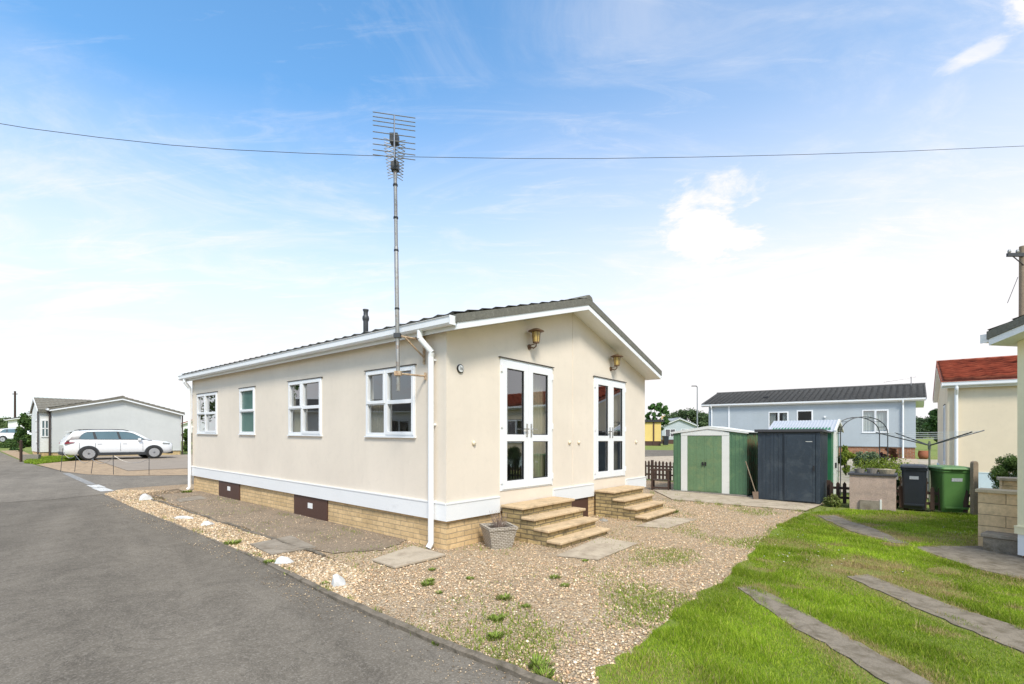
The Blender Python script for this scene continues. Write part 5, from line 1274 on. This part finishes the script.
# little white daisies in the lawn
Pd = P[r.choice(len(P), 240)]; Pd = Pd[(bvals(Pd[:,0], Pd[:,1], 1.1, 31) > .25)]
vv = []; 
for (dx, dy) in Pd:
    zz = Gf(dx, dy)+.055; rr_ = .009
    for k in range(6): a = k*math.pi/3; vv.append((dx+rr_*math.cos(a), dy+rr_*math.sin(a), zz+random.uniform(0,.004)))
o = np_mesh('lawn_daisies', np.array(vv), 6, np.arange(len(vv)), STONEM, np.full((len(vv),3), .75)); o['kind'] = 'stuff'; o['label'] = 'tiny white daisies scattered in the lawn'; o['category'] = 'flowers'
# verge at the far side
Pv = np.array(gpl([(24,463.5),(38,464.5),(62,461.5),(95,458.5),(60,456.5),(30,459)])); lo, hi = Pv.min(0), Pv.max(0)
q = lo+(hi-lo)*r.random((30000,2)); q = q[pip(Pv, q[:,0], q[:,1])][:9000]; n = len(q)
blades('verge_grass', q, .08+.08*r.random(n), np.full(n, .03), np.array([0.22,0.31,0.03])*(.6+.9*r.random((n,1))), 'bright grass verge by the far driveway')

def stones(name, poly, n, cols, label, s0, s1, seed, excl=()):
    r = np.random.default_rng(seed); P = scatter(poly, n, r, 13); x, y = P[:,0], P[:,1]
    u_ = (x-C0[0])*UX+(y-C0[1])*UY; v_ = (x-C0[0])*VX+(y-C0[1])*VY
    ok = ~((u_ > -.0) & (v_ > 0) & (v_ < 6.5))
    ok &= r.random(len(x)) < np.clip(.72+.5*bvals(x, y, 1.7, 91), .25, 1)
    for e_ in excl: ok &= ~(pip(e_, x, y) & (r.random(len(x)) > (.22 if len(e_) < 9 else 0)))
    P = P[ok]; n = len(P); z = G(P[:,0], P[:,1])
    oc = np.array([(1,0,0),(0,1,0),(-1,0,0),(0,-1,0),(0,0,1),(0,0,-.6)]); 
    s = s0+(s1-s0)*r.random(n)**2; ang = r.random(n)*6.28; asp = r.uniform(.55,1,n); fl = r.uniform(.4,.75,n)
    V = oc[None]*(1+.35*r.uniform(-1,1,(n,6,1))); V = V+r.uniform(-.25,.25,(n,6,3))
    V = V*s[:,None,None]*np.stack([np.ones(n), asp, fl],1)[:,None,:]
    c_, s_ = np.cos(ang)[:,None], np.sin(ang)[:,None]; X = V[:,:,0]*c_-V[:,:,1]*s_; Y = V[:,:,0]*s_+V[:,:,1]*c_
    V = np.stack([X+P[:,0:1], Y+P[:,1:2], V[:,:,2]+z[:,None]+.006+s[:,None]*.25], 2).reshape(-1,3)
    f = np.array([0,1,4,1,2,4,2,3,4,3,0,4,1,0,5,2,1,5,3,2,5,0,3,5]); idx = (np.arange(n)[:,None]*6+f[None]).ravel()
    cl = np.array(cols)*np.array([1.14,1.08,.98]); col = cl[r.integers(0, len(cl), n)]*(.55+.75*r.random((n,1)))
    o = np_mesh(name, V, 3, idx, STONEM, np.repeat(col, 6, 0)); o['kind'] = 'stuff'; o['label'] = label; o['category'] = 'gravel'
pads = [gpl(p) for p in ([(372,562),(413,548),(446,557),(395,570)], [(250,546),(291,537.5),(316,549),(271,556.5)], [(556,557),(600,538.5),(638,544.5),(598,561)], [(636,527),(664,518),(697,520),(668,529)], [(654,491),(700,489),(752,492),(826,503.5),(806,511.5),(740,506),(672,500)])]
dirt_p = [uv(-1.25,0.75), uv(0.1,0.75), uv(0.1,9.9), uv(-1.05,9.6)]
stones('gravel_stones', gravel_poly, 105000, [(0.38,0.29,0.19),(0.58,0.44,0.29),(0.68,0.53,0.36),(0.46,0.38,0.29),(0.78,0.69,0.56),(0.60,0.41,0.27),(0.54,0.42,0.30),(0.66,0.50,0.36)], 'mixed tan and grey gravel in front of the cream home', .006, .018, 3, pads[:]+[dirt_p, strip_poly])
stones('gravel_stones', dirt_p, 7000, [(0.30,0.23,0.16),(0.45,0.34,0.24),(0.20,0.16,0.12),(0.55,0.45,0.34)], 'thin scatter of gravel over the bare dirt by the long wall', .006, .02, 9)
stones('gravel_stones', strip_poly, 26000, [(0.42,0.31,0.20),(0.55,0.43,0.30),(0.50,0.38,0.26),(0.62,0.54,0.44),(0.36,0.29,0.21)], 'orange tan gravel along the road side of the home', .012, .026, 4, pads[:2]+[dirt_p])
kx = [(p[0], p[1]) for p in kerb[:10]]
grit_poly = kx+[(p[0]-.28, p[1]-.22) for p in reversed(kx)]
stones('road_grit', grit_poly, 2600, [(0.40,0.31,0.22),(0.52,0.43,0.32),(0.22,0.18,0.14)], 'loose grit and small stones gathered along the road edge', .004, .011, 12)
# weeds: larger tufts one by one, tiny sprigs as ground cover
def tuft(label, px, py, R, seed, n=130, cols=None):
    r = np.random.default_rng(seed); x, y = gp(px, py); d = R*np.sqrt(r.random(n)); a = r.random(n)*6.28
    h = R*(.15+.45*r.random(n)); b = a+r.uniform(-1.2,1.2,n); d = d*(.55+.6*np.abs(np.sin(a*1.5+seed))); o3 = np.stack([d*np.cos(a)*.7, d*np.sin(a)*.7, np.zeros(n)],1)
    tp = o3+np.stack([h*.9*np.cos(b), h*.9*np.sin(b), h],1); sd = np.stack([-np.sin(b), np.cos(b), np.zeros(n)],1)*(R*.055)
    md = (o3*.45+tp*.55)+np.array([0,0,1])*(h*.12)[:,None]
    V = np.stack([o3, md-sd, tp, md+sd],1).reshape(-1,3)
    c = np.array(cols or [0.21,0.29,0.045])*(.55+.9*r.random((n,1)))
    o = np_mesh('weed_tuft', V, 4, np.arange(len(V)), LEAFM, np.repeat(c,4,0)); o.location = (x, y, Gf(x, y)+.005)
    tag(o, label, 'weed', 'green weed tufts in the gravel')
W_ = [('bushy green weed in the gravel, upper of the pair before the wide gravel',504,600,.085),('largest leafy weed tuft in the middle of the front gravel',497,621,.085),('leafy weed tuft just below the largest one in the front gravel',495,639,.085),
('small round weed in gravel right of the leafy pair',526,608,.055),('low weed in gravel between planter and kerb',430,582,.06),('flat weed patch in gravel left of the middle, near the concrete corner pad',427,586,.08),
('tiny weed in gravel just below the flat weed patch',439,594,.045),('weed tuft at the corner pad edge below the downpipe',432,571,.055),('small weed in gravel below the concrete planter',470,580,.055),
('green weed in gravel below the step pad',555,579,.07),('weed tuft in gravel right of the step pad weed',565,587,.06),('weed beside the pad of the nearer steps',585,562,.05),
('weed at the lawn end of the gravel, lowest in view',540,668,.10),('weed tuft at the kerb near the bottom of the gravel',544,677,.09),('weed tuft growing from the kerb foot beside the road',437,645,.05),
('weed by the white rock nearest the camera',325,585,.055),('weed tuft at the road edge below the dark pad',233,545,.12),('weed beside the white rock at the dark pad',269,564,.08),
('grassy weed in the gravel by the far downpipe',187,493,.13),('tall weed beside the farther steps',673,513,.13)]
for k, (lb, px, py, R) in enumerate(W_): tuft(lb, px, py, R, 100+k)
r = np.random.default_rng(77)
def sprigs(n, poly, fmask, seed):
    r = np.random.default_rng(seed); P = scatter(poly, n*6, r, 12.5); x, y = P[:,0], P[:,1]; P = P[fmask(x, y, r)][:n]; return P
edge_line = np.concatenate([edge, edge[::-1]])
def fm(x, y, r):
    d = dist_poly(edge_line, x, y); k = bvals(x, y, 2.4, 41); u_ = (x-C0[0])*UX+(y-C0[1])*UY; v_ = (x-C0[0])*VX+(y-C0[1])*VY
    return (r.random(len(x)) < np.clip(1.05-d/1.5, 0.07, 1)*np.clip(1.3*k+.1, 0, 1)) & ~((u_ > 0) & (v_ > 0))
Q = sprigs(40000, gravel_poly, fm, 8); n = len(Q)
blades('weed_ground_cover', Q, .018+.03*r.random(n), .007+.008*r.random(n), np.array([0.25,0.32,0.05])*(.6+.8*r.random((n,1))), 'sparse low weeds spreading from the lawn into the gravel')
x_ = []
for (a, b) in zip(kerb[1:9], kerb[2:10]):
    for k in range(220):
        t_ = random.random(); off = random.gauss(0, .035); d = Vector((b[0]-a[0], b[1]-a[1])).normalized(); s_ = math.sin(t_*9+a[0]*7)
        if s_ < .45: continue
        x_.append((a[0]+(b[0]-a[0])*t_+d.y*off-.04*d.y, a[1]+(b[1]-a[1])*t_-d.x*off+.04*d.x))
for px0, py0, px1, py1 in ((672,500,745,507),(680,501,750,507.5),(690,503,805,512),(645,492,690,497),(800,512,845,508),(200,495,430,552)):
    for k in range(500):
        t_ = random.random()
        if math.sin(t_*23+px0) < .35: continue
        g0 = gp(px0+(px1-px0)*t_, py0+(py1-py0)*t_+random.gauss(0, 1.0)); x_.append(g0)
Q = np.array(x_); n = len(Q)
blades('edge_weeds', Q, .02+.05*r.random(n), .006+.008*r.random(n), np.array([0.24,0.29,0.05])*(.6+.8*r.random((n,1))), 'thin weeds growing along kerb and slab edges')

# ------------------------------------------------------------------ camera, sky, sun
cam = bpy.data.cameras.new('camera'); co = bpy.data.objects.new('camera', cam); COL.objects.link(co)
co.location = (0, 0, CH); co.rotation_euler = (math.pi/2, 0, 0); cam.sensor_width = 36; cam.lens = F/1024*36
cam.shift_y = (HY-342)/1024; cam.clip_start = .05; cam.clip_end = 6000
scene.camera = co

SUN_AZ = math.radians(168); SUN_EL = math.radians(48)     # azimuth clockwise from +Y
w = bpy.data.worlds.new('World'); scene.world = w; w.use_nodes = True; nt = w.node_tree
bg = nt.nodes['Background']; bg.inputs['Strength'].default_value = 0.12
sky = nt.nodes.new('ShaderNodeTexSky'); sky.sky_type = 'NISHITA'; sky.sun_disc = False; sky.sun_elevation = SUN_EL; sky.sun_rotation = SUN_AZ
sky.air_density = 1.0; sky.dust_density = 0.6; sky.ozone_density = 2.5
def N(typ, **kw):
    nd = nt.nodes.new(typ)
    for k, v in kw.items():
        if k.startswith('i_'): nd.inputs[k[2:].replace('_', ' ')].default_value = v
        else: setattr(nd, k, v)
    return nd
def L(a, b): nt.links.new(a, b)
def mth(op, a, b=None, c=None, clamp=False):
    nd = N('ShaderNodeMath', operation=op); nd.use_clamp = clamp
    for i, v in enumerate((a, b, c)):
        if v is None: continue
        if hasattr(v, 'links'): L(v, nd.inputs[i])
        else: nd.inputs[i].default_value = v
    return nd.outputs[0]
tc = N('ShaderNodeTexCoord'); sp = N('ShaderNodeSeparateXYZ'); L(tc.outputs['Generated'], sp.inputs[0])
zc = mth('MAXIMUM', sp.outputs[2], 0.0); den = mth('ADD', zc, 0.12)
cb = N('ShaderNodeCombineXYZ'); L(mth('DIVIDE', sp.outputs[0], den), cb.inputs[0]); L(mth('DIVIDE', sp.outputs[1], den), cb.inputs[1])
def cn(scale, detail, rough, sx=1.0, sy=1.0, off=0.0, dist=0.0):
    mpn = N('ShaderNodeMapping'); mpn.inputs['Scale'].default_value = (sx, sy, 1); mpn.inputs['Location'].default_value = (off, off*.7, off*.3); L(cb.outputs[0], mpn.inputs[0])
    q = N('ShaderNodeTexNoise', i_Scale=scale, i_Detail=detail, i_Roughness=rough, i_Distortion=dist); L(mpn.outputs[0], q.inputs['Vector']); return q.outputs['Fac']
def ramp(fac, p0, p1, v0=0.0, v1=1.0):
    nd = N('ShaderNodeMapRange', interpolation_type='SMOOTHSTEP'); L(fac, nd.inputs[0])
    for i, v in enumerate((p0, p1, v0, v1)): nd.inputs[i+1].default_value = v
    return nd.outputs[0]
veil = ramp(sp.outputs[2], 0.64, 0.09)                       # white haze thickening towards the horizon
wisp = mth('ADD', mth('MULTIPLY', ramp(cn(1.3, 9, .66, 1.0, 1.7, 3.1, .8), .44, .74), .7), mth('MULTIPLY', ramp(cn(3.1, 9, .7, .6, 2.6, 9.4, 1.2), .5, .8), .55))
side = ramp(sp.outputs[0], -.75, .75, -.14, .13)
soft = cn(.55, 3, .5, 1, 1, 7.7)
fac = mth('ADD', mth('ADD', veil, mth('MULTIPLY', wisp, .40)), mth('ADD', side, mth('MULTIPLY', mth('SUBTRACT', soft, .5), .5)))
# one compact cumulus, upper right of the home
def puff(px, py, rx, ry, gain):
    d = Vector(((px-512)/F, 1, (HY-py)/F)).normalized(); rt = Vector((d.y, -d.x, 0)).normalized(); up = rt.cross(d)
    def dt(vv):
        nd = N('ShaderNodeVectorMath', operation='DOT_PRODUCT'); L(tc.outputs['Generated'], nd.inputs[0]); nd.inputs[1].default_value = vv; return nd.outputs['Value']
    a, b = mth('DIVIDE', dt(rt), rx), mth('DIVIDE', dt(up), ry)
    rr = mth('SQRT', mth('ADD', mth('MULTIPLY', a, a), mth('MULTIPLY', b, b)))
    rr = mth('ADD', rr, mth('MULTIPLY', mth('SUBTRACT', cn(5.0, 8, .65, 1, 1, 1.3, .3), .5), 3.2))
    rr = mth('ADD', rr, mth('MULTIPLY', mth('GREATER_THAN', 0.0, dt(d)), 9.0))
    return ramp(rr, 1.05, .25, 0.0, gain)
fac = mth('ADD', fac, ramp(sp.outputs[2], .70, .92, 0.0, .85))      # cloud sheet added overhead, out of view, to whiten the skylight
fac = mth('ADD', fac, mth('ADD', puff(710, 222, .085, .10, .55), mth('ADD', puff(1045, -2, .035, .03, .9), puff(975, 55, .035, .012, .4))))
fac = mth('MINIMUM', mth('MAXIMUM', fac, 0.0), 1.0)
mx = N('ShaderNodeMix', data_type='RGBA'); L(fac, mx.inputs[0]); tn = N('ShaderNodeMix', data_type='RGBA', blend_type='MULTIPLY'); tn.inputs[0].default_value = 1; L(sky.outputs[0], tn.inputs[6]); tn.inputs[7].default_value = (1.28, 1.86, 1.98, 1)
L(tn.outputs[2], mx.inputs[6]); mx.inputs[7].default_value = (6.55, 6.4, 6.5, 1); L(mx.outputs[2], bg.inputs['Color'])

sd = bpy.data.lights.new('sun', 'SUN'); sd.energy = 3.0; sd.angle = math.radians(14); sd.color = (1.0, .93, .82)
so = bpy.data.objects.new('sun', sd); COL.objects.link(so)
dv = Vector((math.sin(SUN_AZ)*math.cos(SUN_EL), math.cos(SUN_AZ)*math.cos(SUN_EL), math.sin(SUN_EL)))
so.rotation_euler = dv.to_track_quat('Z', 'Y').to_euler()
vs = scene.view_settings; vs.view_transform = 'Standard'; vs.look = 'None'; vs.gamma = 1; vs.use_curve_mapping = False; vs.exposure = 0.42
scene.cycles.max_bounces = 8; scene.cycles.transparent_max_bounces = 12; scene.cycles.caustics_reflective = False; scene.cycles.caustics_refractive = False
